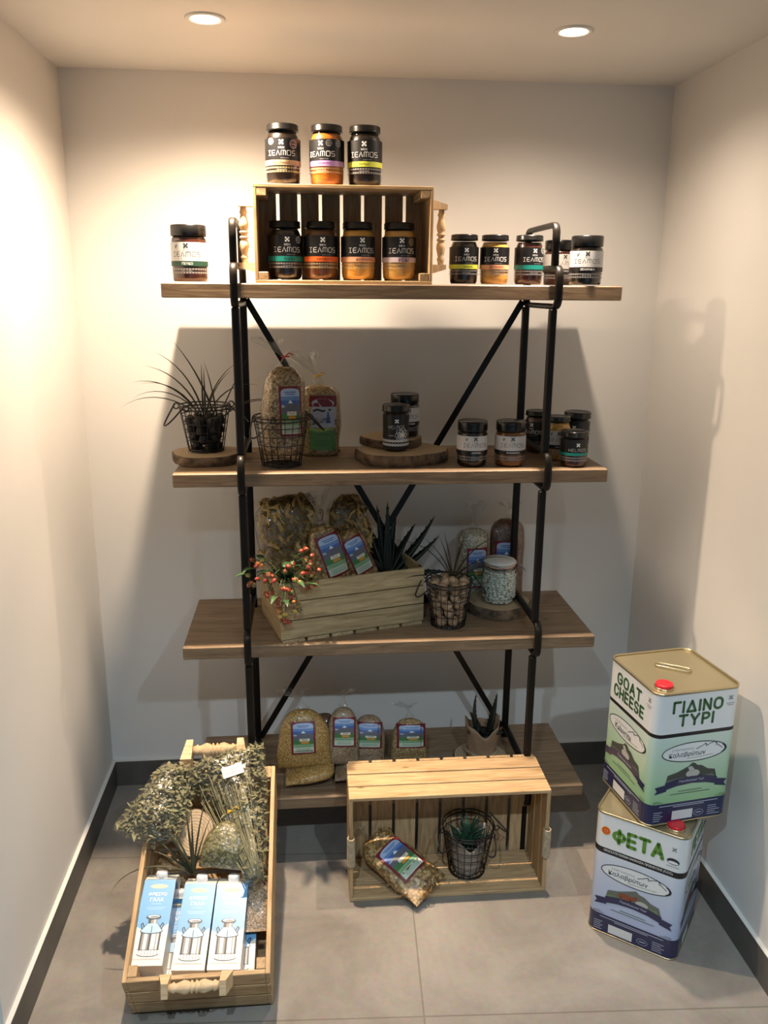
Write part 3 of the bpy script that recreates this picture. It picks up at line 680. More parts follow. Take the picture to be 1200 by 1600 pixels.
def crate_shell(t, L, W, H, wd, nside, nbot, th=.009, end_slats=1, gap=.004, post=.022, botgap=.008, hole=False, bottom_notch=True):
    """open crate in its own frame: x along L from 0, y along W from 0, z up from the bottom"""
    hs = (H-th)/nside
    for y, nm in ((th/2, 'side_panel'), (W-th/2, 'side_panel')):
        b = MB()
        for k in range(nside): b.box((L/2, y, th+hs*(k+.5)), (L, th, hs-gap), wd+'X')
        b.build(nm, t)
    for x in (th/2, L-th/2):
        b = MB(); he = (H-th)/end_slats
        if hole:
            n = 16; yc, zc, ry, rz = W/2, th+(H-th)*.72, .042, .016
            inner = [(yc+ry*cos(2*pi*k/n), zc+rz*sin(2*pi*k/n)) for k in range(n)]
            outer = []
            y0, y1, z0, z1 = th, W-th, th, H-.0015
            for k in range(n):
                a = 2*pi*k/n; c, s_ = cos(a), sin(a)
                kx = ((y1-yc) if c > 0 else (yc-y0))/max(abs(c), 1e-6); kz = ((z1-zc) if s_ > 0 else (zc-z0))/max(abs(s_), 1e-6); q = min(kx, kz); outer.append((yc+c*q, zc+s_*q))
            vs = [(xx, p[0], p[1]) for xx in (x-th/2, x+th/2) for p in inner+outer]; fs = []
            for o in (0, 2*n):
                for k in range(n): fs.append([o+k, o+(k+1) % n, o+n+(k+1) % n, o+n+k])
            for k in range(n):
                fs.append([k, (k+1) % n, 2*n+(k+1) % n, 2*n+k]); fs.append([n+k, n+(k+1) % n, 3*n+(k+1) % n, 3*n+k])
            b.add(vs, fs, wd+'Y')
            for cy, cz in ((y0, z0), (y1, z0), (y0, z1), (y1, z1)):
                b.box((x, cy+(.012 if cy == y0 else -.012), cz+(.012 if cz == z0 else -.012)), (th*.98, .024, .024), wd+'Y')
        else:
            for k in range(end_slats): b.box((x, W/2, th+he*(k+.5)), (th, W-2*th-.0005, he-gap), wd+'Y')
        b.build('end_panel', t)
    b = MB(); bw = L/nbot
    for k in range(nbot): b.box((bw*(k+.5), W/2, th/2), (bw-botgap, W, th), wd+'Y')
    b.build('bottom_slats', t)
    if post:
        for x in (th+post/2, L-th-post/2):
            for y in (th+post*.4, W-th-post*.4):
                b = MB(); b.box((x, y, th+(H-th)/2), (post, post*.8, H-th-.003), wd+'Z'); b.build('corner_post', t)
# small crate with turned handles lying on its side on the top shelf: bottom faces the wall
L1, W1, H1 = .4455, .2340, .165
t = thing('wooden_crate', 'pale wooden crate with turned handles lying on its side on the top shelf', 'crate', (-.341, -.455, Z[1]), (0, 0, 0), 'wooden display crates')
t.rotation_euler = (radians(90), 0, 0)       # local z -> -y : the opening looks at the shopper
t.location = (-.341, -.455+H1, Z[1])
crate_shell(t, L1, W1, H1, 'crate_wood_', 2, 8, .0085, 2, .002, .024, .0085)
turned_handle(t, 'turned_handle', (-.027, .050, H1*.72), (-.027, .184, H1*.72), (1, 0, 0), 'Y', 1.05)
turned_handle(t, 'turned_handle', (L1+.027, .050, H1*.72), (L1+.027, .184, H1*.72), (-1, 0, 0), 'Y', 1.05)
# big crate propped against the lowest shelf
TA = radians(23.2); LA, WA, HA = .553, .332, .180
CA = Matrix.Translation((-.655+WA, -.98, 0)) @ Matrix.Rotation(TA, 4, 'X') @ Matrix.Rotation(radians(90), 4, 'Z')
t = thing('wooden_crate', 'large wooden crate with turned handles leaning on the lowest shelf, holding milk cartons', 'crate', group='wooden display crates'); t.matrix_world = CA
crate_shell(t, LA, WA, HA, 'crate_wood_', 3, 8, .011, 3, .006, .026, .016)
turned_handle(t, 'turned_handle', (-.024, WA*.33, HA+.012), (-.024, WA*.67, HA+.012), (.72, 0, -.70), 'Y', 1.3)
turned_handle(t, 'turned_handle', (LA+.066, WA*.33, HA-.008), (LA+.066, WA*.70, HA-.008), (-1, 0, 0), 'Y', 1.7)
for ch in t.children:
    pass
def inA(x, l, d): return Vector((x, -.98+l*cos(TA)-d*sin(TA), l*sin(TA)+d*cos(TA)))
# rope handled crate on the floor, on its side, open to the front
LC, WC, HC = .563, .332, .190
t = thing('wooden_crate', 'wooden crate with rope wound grips on its side on the floor, opening forward', 'crate', (-.120, -.646+HC, 0), (radians(90), 0, radians(-.4)), 'wooden display crates')
crate_shell(t, LC, WC, HC, 'crate_wood_', 3, 8, .0105, 1, .005, 0, .009)
def rope(parent, x, y0, y1, z):
    b = MB(); n = int((y1-y0)/.0045)
    for k in range(n):
        y = y0+(k+.5)*(y1-y0)/n
        b.tube([(x+.0095*cos(a), y+.0008*sin(a*3), z+.0105*sin(a)) for a in [2*pi*i/12 for i in range(12)]], .0024, 'twine', 6, True)
    b.build('rope_grip', parent)
rope(t, .005, WC*.36, WC*.63, HC-.002); rope(t, LC-.005, WC*.36, WC*.63, HC-.002)
# old crate with pasta on the third shelf
L3, W3, H3 = .432, .246, .178
ang3 = atan2(-.343+.46, .114+.299)
t = thing('wooden_crate', 'weathered wooden crate with hand hole standing askew on the third shelf, full of pasta bags', 'crate', (-.299, -.4605, Z[3]), (0, 0, ang3), 'wooden display crates')
crate_shell(t, L3, W3, H3, 'old_crate_wood_', 3, 6, .010, 1, .0035, .0, .008, True)
M3 = Matrix.Translation((-.299, -.4605, Z[3])) @ Matrix.Rotation(ang3, 4, 'Z')

# ---------------------------------------------------------------- log slices
def log_slice(loc, r, h, label, seed=0, sx=1, rot=0):
    t = thing('log_slice', label, 'wood slice', loc, (0, 0, rot), 'wooden log slices')
    n = 44; rad = [r*(1+.05*noise.noise(Vector((cos(2*pi*k/n)*1.6+seed, sin(2*pi*k/n)*1.6, seed*.7)))*2+.018*noise.noise(Vector((k*.9, seed, 0)))) for k in range(n)]
    P = lambda k, z, q: (rad[k]*q*cos(2*pi*k/n)*sx, rad[k]*q*sin(2*pi*k/n), z)
    b = MB(); vs = [P(k, z, q) for z, q in ((0, .97), (h*.12, 1), (h*.5, 1.01), (h*.9, 1), (h, .965)) for k in range(n)]
    b.add(vs, [[i*n+k, i*n+(k+1) % n, (i+1)*n+(k+1) % n, (i+1)*n+k] for i in range(4) for k in range(n)], 'bark', True)
    b.build('bark', t)
    for z in (h-.0001, .0002):
        b = MB(); b.add([P(k, z, .966) for k in range(n)], [list(range(n))], 'log_face'); b.build('cut_face', t)
    return t
log_slice((-.500, -.285, Z[2]), .098, .026, 'flat log slice under the basket of black stones', 3)
log_slice((.045, -.300, Z[2]), .118, .0315, 'broad log slice lying under the smaller one on the second shelf', 5, 1.12)
log_slice((.030, -.225, LT1), .090, .0235, 'small log slice stacked on the broad one on the second shelf', 8)
log_slice((.362, -.250, Z[3]), .094, .034, 'thick log slice under the bean jar on the third shelf', 11)
log_slice((.315, -.300, Z[4]), .088, .014, 'pale log slice under the kraft wrapped aloe on the lowest shelf', 14)
o = log_slice((0, 0, 0), .058, .020, 'round log slice standing among the herb bags in the leaning crate', 21, .9)
o.matrix_world = Matrix.Translation(inA(-.530, .372, .150)) @ Matrix.Rotation(TA+radians(22), 4, 'X')

# ---------------------------------------------------------------- wire baskets
def basket(loc, r0, r1, h, label, rot=0, handles=((150, 1), (-20, 1)), nv=20, rim=True, tilt=(0, 0), hz=.05):
    t = thing('wire_basket', label, 'basket', loc, (tilt[0], tilt[1], rot), 'black wire baskets')
    b = MB()
    for z in (0, h*.05, h*.26, h*.44, h*.62, h*.80, h*.93, h):
        q = r0+(r1-r0)*z/h; wz = .0022 if z >= h*.9 or z == 0 else .0013
        b.tube([(q*cos(2*pi*k/28), q*sin(2*pi*k/28), z+.0015) for k in range(28)], wz, 'black_wire', 6, True)
    for k in range(nv):
        a = 2*pi*k/nv
        b.tube([(r0*cos(a), r0*sin(a), .0015), ((r0+r1)/2*cos(a), (r0+r1)/2*sin(a), h/2), (r1*cos(a), r1*sin(a), h)], .0011, 'black_wire', 5)
    for k in range(7):
        x = -r0+2*r0*(k+.5)/7; y = sqrt(max(r0*r0-x*x, 0))
        b.tube([(x, -y, .0012), (x, y, .0012)], .0012, 'black_wire', 5); b.tube([(-y, x, .0016), (y, x, .0016)], .0012, 'black_wire', 5)
    b.build('wire_body', t)
    for ad, s in handles:
        a = radians(ad); b = MB(); ca, sa = cos(a), sin(a); tx, ty = -sa, ca
        pts = []
        for i in range(13):
            q = -1+2*i/12; out = .004+(1-q*q)*hz*.75; dz = -(1-q*q)*hz
            pts.append((r1*ca+ca*out+tx*q*.032, r1*sa+sa*out+ty*q*.032, h+.006+dz+.010*(1-abs(q))))
        b.tube(pts, .0022, 'black_wire', 6)
        for q in (-1, 1):
            c = Vector((r1*ca+tx*q*.032, r1*sa+ty*q*.032, h))
            b.tube([c+Vector((ca*.008*cos(u), sa*.008*cos(u), .008*sin(u))) for u in [2*pi*i/10 for i in range(10)]], .0018, 'black_wire', 5, True)
        b.build('handle', t)
    return t
B1 = (-.503, -.270, Z[2]+.026); basket(B1, .048, .070, .128, 'wire basket of black stones with a grassy plant at the left of the second shelf', .2, ((200, 1), (-15, 1)), hz=.062)
B2 = (-.290, -.355, Z[2]); basket(B2, .053, .074, .134, 'wire basket holding a tall grain bag on the second shelf', .5, ((205, 1), (-15, 1)), hz=.058)
B3 = (.190, -.345, Z[3]); basket(B3, .050, .068, .138, 'wire basket of walnuts on the third shelf right of the crate', .1, ((195, 1), (-20, 1)), hz=.05)
B4 = (.232, -.545, .0105); basket(B4, .052, .076, .150, 'wire basket with a paper wrapped succulent inside the floor crate', .3, ((200, 1), (-10, 1), (-80, 1)), hz=.05)
def fill(center, r0, r1, z0, z1, n, rad, name, mat, label, cat, group, seed, squash=.8, amp=.1):
    rnd = random.Random(seed); pts = []; base = None
    layers = max(1, int((z1-z0)/(rad*1.55))); k = 0
    spots = []
    for li in range(layers+1):
        z = z0+rad*squash+(z1-z0-rad)*li/layers; rr = (r0+(r1-r0)*(z-z0)/(z1-z0+1e-6))-rad*1.12
        m = max(1, int(2*pi*rr/(rad*2.0)))
        for i in range(m):
            a = 2*pi*i/m+li*.45+rnd.uniform(-.08, .08); spots.append((rr*cos(a), rr*sin(a), z+rnd.uniform(-.12, .12)*rad))
        if li == layers:
            r2 = rr-rad*2.05
            if r2 > rad*.4:
                m2 = max(1, int(2*pi*r2/(rad*2.1)))
                for i in range(m2): spots.append((r2*cos(2*pi*i/m2), r2*sin(2*pi*i/m2), z+rad*.35))
    for i, p in enumerate(spots[:n] if n else spots):
        loc = (center[0]+p[0], center[1]+p[1], center[2]+p[2]); rot = (rnd.uniform(0, 6), rnd.uniform(0, 6), rnd.uniform(0, 6))
        if base is None:
            b = MB(); b.blob((0, 0, 0), (rad, rad*.93, rad*squash*1.12), mat, seed, amp, 14, 9); base = b.build(name, None, loc, rot); tag(base, label, cat, group)
        else:
            c = base.copy(); COL.objects.link(c); c.location = loc; c.rotation_euler = rot
            q = rnd.uniform(.88, 1.05); c.scale = (q, q, q)
fill(B1, .046, .062, .004, .090, 0, .0165, 'black_stone', 'black_stone', 'rough black stone in the left wire basket on the second shelf', 'stone', 'black stones in the wire basket', 4, .8, .16)
fill(B3, .047, .064, .004, .128, 0, .0165, 'walnut', 'walnut_shell', 'brown walnut in the wire basket on the third shelf', 'walnut', 'walnuts in the wire basket', 9, .92, .05)

# ---------------------------------------------------------------- plants
def leafmesh(b, base, azim, length, width, lift, droop, mat, n=9, thick=.25, teeth=0, curl=0):
    """tapered, channelled blade rising from base and arching over"""
    d = Vector((cos(azim), sin(azim), 0)); p = Vector(base); pts = []; ang = lift
    for i in range(n+1):
        pts.append((p.copy(), ang)); p = p+(d*cos(ang)+Vector((0, 0, 1))*sin(ang))*(length/n); ang -= droop/n*(1+i/n)
        d = Matrix.Rotation(curl/n, 3, 'Z') @ d
    vs = []; fs = []
    for i, (q, a) in enumerate(pts):
        t = i/n; w = width*(1-t)**.75*(.75+.5*min(t*3, 1)) if i < n else .0002
        up = Vector((-d.x*sin(a), -d.y*sin(a), cos(a))); side = Vector((-d.y, d.x, 0))
        th = w*thick
        vs += [q-side*w/2+up*th, q-side*w*.2-up*th*.25, q+side*w*.2-up*th*.25, q+side*w/2+up*th, q+side*w*.2-up*th*1.0, q-side*w*.2-up*th*1.0]
    for i in range(n):
        for k in range(6): fs.append([i*6+k, i*6+(k+1) % 6, (i+1)*6+(k+1) % 6, (i+1)*6+k])
    fs.append(list(range(6)))
    b.add(vs, fs, mat, True)
    if teeth:
        for i in range(1, n):
            for s in (0, 3):
                a = vs[i*6+s]; c = vs[(i+1)*6+s] if i+1 <= n else a; mid = vs[i*6+(1 if s == 0 else 2)]
                o = (a-mid).normalized()*teeth; e = (c-a)*.35
                b.add([a-e*.5, a+e*.5, a+o+e*.6], [[0, 1, 2]], mat)
def plant(name, label, cat, loc, leaves, mat, thick=.25, group=None, teeth=0):
    t = thing(name, label, cat, loc, (0, 0, 0), group)
    for (bx, by, az, ln, wd, lift, droop) in leaves:
        b = MB(); leafmesh(b, (bx, by, 0), radians(az), ln, wd, radians(lift), radians(droop), mat, 10, thick, teeth); b.build('leaf', t)
    return t
rnd = random.Random(5)
def blades(n, l0, l1, w, lift0, lift1, droop0, droop1, spread=.012, cx=0, cy=0):
    return [(cx+rnd.uniform(-spread, spread), cy+rnd.uniform(-spread, spread), i*360/n*1.0+rnd.uniform(-16, 16), rnd.uniform(l0, l1), w*rnd.uniform(.8, 1.15), rnd.uniform(lift0, lift1), rnd.uniform(droop0, droop1)) for i in range(n)]
lv = [(-.008, 0, 178, .235, .0075, 62, 58), (-.010, 0, 176, .215, .0065, 66, 62), (-.006, .004, 185, .225, .006, 58, 70), (-.004, 0, 172, .235, .0075, 70, 48), (.0, -.004, 170, .245, .0075, 78, 42), (.03, -.004, 178, .250, .010, 74, 18),
      (.0, .004, 0, .20, .008, 80, 38), (.004, 0, 8, .195, .007, 68, 62), (.002, .0, 95, .15, .006, 86, 8), (-.004, .0, 95, .16, .006, 88, 5), (.035, 0, 5, .20, .007, 66, 6), (.033, 0, 150, .17, .006, 84, 12), (.04, -.01, -10, .19, .006, 44, 48), (.04, -.012, 2, .22, .0055, 48, 70), (.0, -.01, 190, .25, .006, 46, 62), (.0, .01, 40, .17, .006, 74, 34)]
plant('grass_plant', 'arching grassy plant growing from the basket of black stones', 'plant', (B1[0], B1[1], B1[2]+.085), lv, 'leaf_grass', group='grassy potted plants')
lv = [(0, 0, 175, .24, .0055, 64, 52), (0, 0, 168, .17, .0055, 72, 30), (0, 0, 182, .25, .005, 30, 70), (0, 0, 190, .26, .0045, 26, 62), (0, 0, 20, .20, .006, 62, 40), (0, 0, 5, .22, .0055, 50, 62), (0, 0, 40, .16, .0055, 74, 20), (0, 0, 120, .15, .007, 80, 14), (0, 0, -30, .17, .006, 42, 60), (0, 0, 60, .18, .006, 66, 38), (0, 0, 150, .14, .007, 78, 12), (0, 0, 250, .09, .007, 66, 30), (0, 0, 310, .11, .007, 60, 30), (0, 0, -5, .20, .0045, 40, 58)]
plant('grass_plant', 'arching grassy plant standing in the basket of walnuts', 'plant', (B3[0]+.012, B3[1]+.012, B3[2]+.128), lv, 'leaf_grass', group='grassy potted plants')
t = plant('grass_plant', 'dark grassy plant between the milk cartons and herb bags in the leaning crate', 'plant', (0, 0, 0),
      [(0, 0, 150, .19, .010, 56, 12), (0, 0, 158, .17, .008, 46, 22), (0, 0, 145, .16, .007, 64, 8), (0, 0, 180, .24, .006, 30, 72), (0, 0, 110, .17, .008, 72, 4), (0, 0, 95, .16, .007, 76, 6), (0, 0, 70, .24, .006, 74, 26), (0, 0, 165, .15, .007, 40, 30), (0, 0, 60, .15, .006, 66, 20)], 'leaf_grass', group='grassy potted plants')
t.location = inA(-.522, .262, .148)
plant('yucca_plant', 'spiky dark rosette plant rising at the right end of the pasta crate', 'plant', (.020, -.225, Z[3]+.105),
      [(0, 0, 10, .245, .034, 44, -14), (.01, 0, 2, .20, .030, 36, -10), (0, 0, 150, .22, .034, 68, 4), (0, 0, 60, .21, .034, 76, 6), (-.01, 0, 120, .23, .032, 80, 2), (0, 0, 200, .16, .034, 58, 30), (.01, -.01, -20, .17, .034, 20, 10), (0, 0, 90, .24, .028, 84, 0), (0, -.01, 270, .13, .036, 50, 40), (0, .01, 30, .19, .032, 58, 4), (0, .01, 170, .19, .03, 50, 6), (.01, -.01, 320, .14, .034, 34, 30)], 'leaf_dark', .3, teeth=.004)
def wrapped_pot(loc, r0, r1, h, label, mat, leaves, lmat, teeth=.003, twine_z=None, dip=.03, name='potted_aloe'):
    t = thing(name, label, 'plant', loc, (0, 0, 0), 'paper wrapped succulents')
    b = MB(); n = 40; vs = []; fs = []
    rows = 7
    for i in range(rows+1):
        for k in range(n):
            a = 2*pi*k/n; top = h - dip*(.5+.5*cos(a*2+pi*1.0)) + .006*sin(5*a)
            z = top*i/rows; q = r0+(r1-r0)*i/rows+.0018*sin(7*a+i)+(.004*(i/rows)**3)
            vs.append((q*cos(a), q*sin(a), z))
    for i in range(rows):
        for k in range(n): fs.append([i*n+k, i*n+(k+1) % n, (i+1)*n+(k+1) % n, (i+1)*n+k])
    fs.append(list(range(n))[::-1])
    b.add(vs, fs, mat, True); o = b.build('paper_wrap', t); md = o.modifiers.new('thick', 'SOLIDIFY'); md.thickness = .0012
    b = MB(); b.lathe([(0, h*.60), (r1*.86, h*.60), (r0*.9, .004), (0, .004)], 'soil', 24); b.build('soil', t)
    if twine_z:
        b = MB(); q = r0+(r1-r0)*twine_z/h+.003
        for dz in (0, .004): b.tube([(q*cos(2*pi*k/24), q*sin(2*pi*k/24), twine_z+dz+.001*sin(k)) for k in range(24)], .0014, 'twine', 6, True)
        for s in (-1, 1): b.tube([(.006*s, -q-.001, twine_z), (.02*s+.012, -q-.006, twine_z+.012*s), (.034*s+.016, -q-.006, twine_z+.018*(1 if s > 0 else -.4))], .0012, 'twine', 6)
        b.build('twine', t)
    for (bx, by, az, ln, wd, lift, droop) in leaves:
        b = MB(); leafmesh(b, (bx, by, h*.58), radians(az), ln, wd, radians(lift), radians(droop), lmat, 10, .34, teeth); b.build('leaf', t)
    return t
wrapped_pot((.318, -.300, Z[4]+.014), .046, .051, .132, 'aloe in kraft paper tied with twine on the lowest shelf', 'kraft_paper',
            [(-.018, 0, 170, .145, .022, 80, -14), (.022, 0, 20, .140, .024, 76, -6), (0, -.01, 270, .05, .026, 50, 20), (.02, -.012, 320, .06, .026, 40, 20), (-.01, .01, 120, .07, .026, 60, 16), (-.02, -.01, 210, .05, .024, 40, 10)], 'leaf_dark', .0035, .024, .034)
lv = blades(22, .06, .105, .012, 52, 84, 10, 40, .01) + blades(8, .05, .08, .012, 30, 50, 20, 40, .008)
wrapped_pot((B4[0], B4[1], B4[2]+.003), .040, .050, .138, 'dark green succulent in grey paper inside the basket of the floor crate', 'grey_paper', lv, 'leaf_green', 0, None, .040, 'potted_succulent')

# ---------------------------------------------------------------- bags
def bag(loc, rot, w, h, th, label, fillmat, style='mountain', bottom='block', dome=.18, neck='tie', lab=(.0, .5, .4, .55), seed=0, labrot=0, group=None, flare=.06, tilt_neck=0, tie='yellow_tie', name='grain_bag', level=1.0, cat='bag', wide_top=0, strands=0, film_mat='plastic_film', contname='grain'):
    """bag in its own frame: x width, -y front, z up; label = (x centre, z centre, width, height) as fractions of w, h"""
    t = thing(name, label, cat, loc, rot, group)
    e = 2.7
    def ab(q):
        a = w/2*(.95+.05*sin(pi*min(q*1.2, 1))+wide_top*q); c = th/2*(.92+.10*sin(pi*q))
        if bottom == 'pinch':
            c *= min(1, .06+(q/.35)**.6*.94) if q < .35 else 1; a *= 1.08-.17*q
        else:
            k = .86+.14*min(q/.06, 1)**.5; a *= k; c *= k
        if q > 1-dome:
            k = (q-(1-dome))/dome; f = sqrt(max(0, 1-k*k)); a *= .16+.84*f; c *= .18+.82*f
        return a, c
    def surf(u, q, off=0):   # u angle, q height fraction
        a, c = ab(q); cu, su = cos(u), sin(u)
        x = a*abs(cu)**(2/e)*(1 if cu >= 0 else -1); y = c*abs(su)**(2/e)*(1 if su >= 0 else -1)
        p = Vector((x, y, q*h)); nz = noise.noise(Vector((x*16+seed, y*16, q*h*13)))*.006*min(1, q*6+.2)
        d = Vector((x/(a*a+1e-6), y/(c*c+1e-6), 0)); d = d.normalized() if d.length > 0 else d
        return p+d*(nz*min(1, th/.06)+off)
    NU, NQ = 40, 20
    b = MB(); vs = []; qs = [level*i/NQ*.985 for i in range(NQ+1)]
    for q in qs: vs += [surf(2*pi*k/NU, q, -.011 if strands > 60 else -.0012) for k in range(NU)]
    fs = [[i*NU+k, i*NU+(k+1) % NU, (i+1)*NU+(k+1) % NU, (i+1)*NU+k] for i in range(NQ) for k in range(NU)]
    fs += [list(range(NU))[::-1], [NQ*NU+k for k in range(NU)]]
    b.add(vs, fs, 'pasta_gap_shade' if strands > 60 else fillmat, True)
    if strands:      # crinkled pasta nests pressed against the film
        rn = random.Random(seed+3)
        for i in range(strands):
            q = rn.uniform(.03, .96*level); fx = rn.uniform(-1, 1); u = (-1 if rn.random() < .8 else 1)*math.acos(abs(fx)**(e/2)*(1 if fx >= 0 else -1)); big = strands > 60; p = surf(u, q, -.013 if big else -.003); r = rn.uniform(.014, .032); ax = Vector((rn.uniform(-.7, .7), rn.uniform(-1, -.1), rn.uniform(-.7, .7))).normalized(); s1 = ax.orthogonal().normalized(); s2 = ax.cross(s1)
            
            if style and p.y < 0 and abs(p.x-lab[0]*w) < lab[2]*w/2+r and abs(p.z-lab[1]*h) < lab[3]*h/2+r: continue
            pts = [p+(s1*cos(v)+s2*sin(v))*r*(1-.08*j)+ax*(.008 if big else .004)*sin(3*v) for j, v in enumerate([5.2*i2/9 for i2 in range(10)])]
            vv = []; ww = rn.uniform(.007, .015) if big else rn.uniform(.004, .009)
            for pt in pts: vv += [pt-ax*ww/2, pt+ax*ww/2]
            b.add(vv, [[2*j, 2*j+1, 2*j+3, 2*j+2] for j in range(9)], fillmat, True)
    b.build(contname, t)
    b = MB(); vs = []
    q2 = [i/22 for i in range(23)]
    for q in q2: vs += [surf(2*pi*k/NU, q, .0012) for k in range(NU)]
    rows = 23
    if neck:
        fl = flare if neck == 'tie' else flare
        for j, (rr, zz) in enumerate(((.40, .006), (.16, .016), (.10, .024), (.16, .034), (.55, .60*fl+.03), (.80, .85*fl+.03), (.95, fl+.03))):
            for k in range(NU):
                u = 2*pi*k/NU; ru = .016+.05*rr if j > 3 else .004; rx = w*.36*rr*(1+.25*sin(5*u+seed)*(1 if j > 2 else .2)); ry = max(.005, th*.34*rr)*(1+.6*sin(9*u+seed*2)*(1 if j > 2 else .1))
                vs.append((rx*cos(u)+tilt_neck*max(0, zz-.02), ry*sin(u)*.6, h*1.0+zz*(1+(.12*sin(3*u+seed) if j > 3 else 0))))
            rows += 1
    b.add(vs, [[i*NU+k, i*NU+(k+1) % NU, (i+1)*NU+(k+1) % NU, (i+1)*NU+k] for i in range(rows-1) for k in range(NU)], film_mat, True)
    b.build('plastic_film', t)
    if neck == 'tie' and tie:
        b = MB(); rr = .034*w+.006
        b.tube([(rr*cos(2*pi*k/14), rr*.8*sin(2*pi*k/14), h+.024) for k in range(14)], .0022, tie, 6, True)
        b.tube([(0, -rr*.8, h+.024), (.010, -rr-.004, h+.034), (.022, -rr-.004, h+.030)], .0016, tie, 6); b.tube([(0, -rr*.8, h+.024), (-.008, -rr-.006, h+.016)], .0016, tie, 6)
        b.build('tie', t)
    if style:
        d = Decal(); lw, lh = lab[2]*w, lab[3]*h
        if style == 'mountain': mountain_label(d, lw, lh)
        else: village_label(d, lw, lh)
        b = MB(); b.recalc = False
        cr, sr = cos(labrot), sin(labrot)
        def fn(x, z, l):
            xx = lab[0]*w+x*cr-z*sr; zz = lab[1]*h+x*sr+z*cr; q = min(max(zz/h, .01), .97); a, c = ab(q)
            f = min(abs(xx)/max(a, 1e-4), .96); y = -c*(1-f**e)**(1/e)
            nz = noise.noise(Vector((xx*16+seed, y*16, q*h*13)))*.006*min(1, q*6+.2)*min(1, th/.06)
            return (xx, y-max(nz, -.002)-.0022-l*.0003, zz)
        d.emit(b, fn); b.build('label', t)
    return t
def hill(d, X, Y, top, v0, mat, layer, ny):
    n = len(top); vs = [(X(u), Y(v0+(v-v0)*j/ny)) for j in range(ny+1) for u, v in top]
    d.raw(vs, [[j*n+i, j*n+i+1, (j+1)*n+i+1, (j+1)*n+i] for j in range(ny) for i in range(n-1)], mat, layer)
def mountain_label(d, w, h):
    X = lambda u: u*w; Y = lambda v: v*h-h/2; n = 6
    d.rect(X(-.5), Y(0), X(.5), Y(1), 'maroon', 0, n, 10)
    d.rect(X(-.42), Y(.05), X(.42), Y(.22), 'label_foot', 1, n, 2); d.rect(X(-.42), Y(.22), X(.42), Y(.32), 'meadow_pale', 1, n); d.rect(X(-.42), Y(.32), X(.42), Y(.46), 'meadow', 1, n, 2)
    d.rect(X(-.42), Y(.46), X(.42), Y(.60), 'rock_grey', 1, n, 2); d.rect(X(-.42), Y(.60), X(.42), Y(.72), 'sky_blue', 1, n, 2); d.rect(X(-.42), Y(.72), X(.42), Y(.80), 'sky_mid', 1, n, 2)
    hill(d, X, Y, [(-.42, .88), (-.38, .925), (-.25, .952), (-.1, .958), (.1, .958), (.25, .952), (.38, .925), (.42, .88)], .80, 'sky_pale', 1, 3)
    hill(d, X, Y, [(-.42, .58), (-.30, .645), (-.18, .62), (-.09, .672), (.0, .725), (.08, .68), (.16, .64), (.28, .665), (.42, .60)], .56, 'rock_grey', 2, 1)
    d.poly([(X(u), Y(v)) for u, v in ((-.10, .665), (0, .735), (.12, .66), (.05, .672), (0, .655), (-.05, .672))], 'snow', 3)
    d.poly([(X(u), Y(v)) for u, v in ((-.42, .60), (-.36, .635), (-.28, .62), (-.24, .59), (-.34, .575))], 'cloud', 3)
    d.rect(X(-.16), Y(.42), X(.26), Y(.50), 'cream', 3, 3); d.rect(X(-.10), Y(.345), X(.22), Y(.405), 'label_orange', 3, 3)
    for v, a in ((.875, .26), (.835, .20)): d.rect(X(-a), Y(v), X(a), Y(v+.018), 'sky_blue', 2, 4)
    for v, a in ((.475, .13), (.45, .10)): d.rect(X(.05-a), Y(v), X(.05+a), Y(v+.011), 'rock_grey', 4)
    for v in (.09, .12, .15, .18, .26): d.rect(X(-.30), Y(v), X(.30), Y(v+.008), 'meadow', 2, 4)
def village_label(d, w, h):
    X = lambda u: u*w; Y = lambda v: v*h-h/2; n = 6
    d.rect(X(-.5), Y(.80), X(.5), Y(1), 'maroon', 0, n, 3); d.ell(X(0), Y(.86), X(.42), h*.09, 'cloud', 1, 20)
    d.rect(X(-.44), Y(.42), X(.5), Y(.80), 'cloud', 1, n, 5); d.rect(X(-.5), Y(0), X(.46), Y(.36), 'label_olive', 0, n, 4)
    d.stroke([(X(u), Y(v)) for u, v in ((-.5, .40), (-.2, .36), (.1, .38), (.5, .44))], h*.06, 'label_lime', 2)
    d.poly([(X(u), Y(v)) for u, v in ((-.44, .46), (-.3, .56), (-.1, .50), (.1, .60), (.3, .52), (.5, .58), (.5, .46))], 'rock_grey', 2)
    d.poly([(X(u), Y(v)) for u, v in ((.12, .50), (.16, .66), (.20, .74), (.25, .64), (.28, .50))], 'sky_blue', 3)
    for k in range(9): d.stroke([(X(-.4+.08*k), Y(.50)), (X(-.37+.08*k), Y(.57+.02*(k % 3)))], w*.02, 'print_ink', 3)
    d.stroke([(X(-.36), Y(.72)), (X(-.2), Y(.75)), (X(0), Y(.72)), (X(.3), Y(.75))], h*.035, 'print_ink', 3)
    for v in (.08, .12, .16, .28): d.rect(X(-.3), Y(v), X(.28), Y(v+.01), 'ink_green', 2, 3)
GB = 'bags of grain and pasta'
bag((B2[0]+.002, B2[1]+.004, B2[2]+.030), (radians(-4), radians(3), 0), .118, .240, .088, 'tall grain bag with red tie standing in the wire basket', 'grain_speckled', 'mountain', 'block', .3, 'tie', (.17, .50, .50, .56), 2, .07, GB, .035, -1.2, 'red_tie')
bag((-.185, -.215, Z[2]), (radians(-3), 0, radians(-6)), .128, .205, .075, 'grain bag with village picture label standing behind the basket', 'grain_pale', 'village', 'block', .16, 'tie', (.12, .47, .60, .76), 7, 0, GB, .055, -.8)
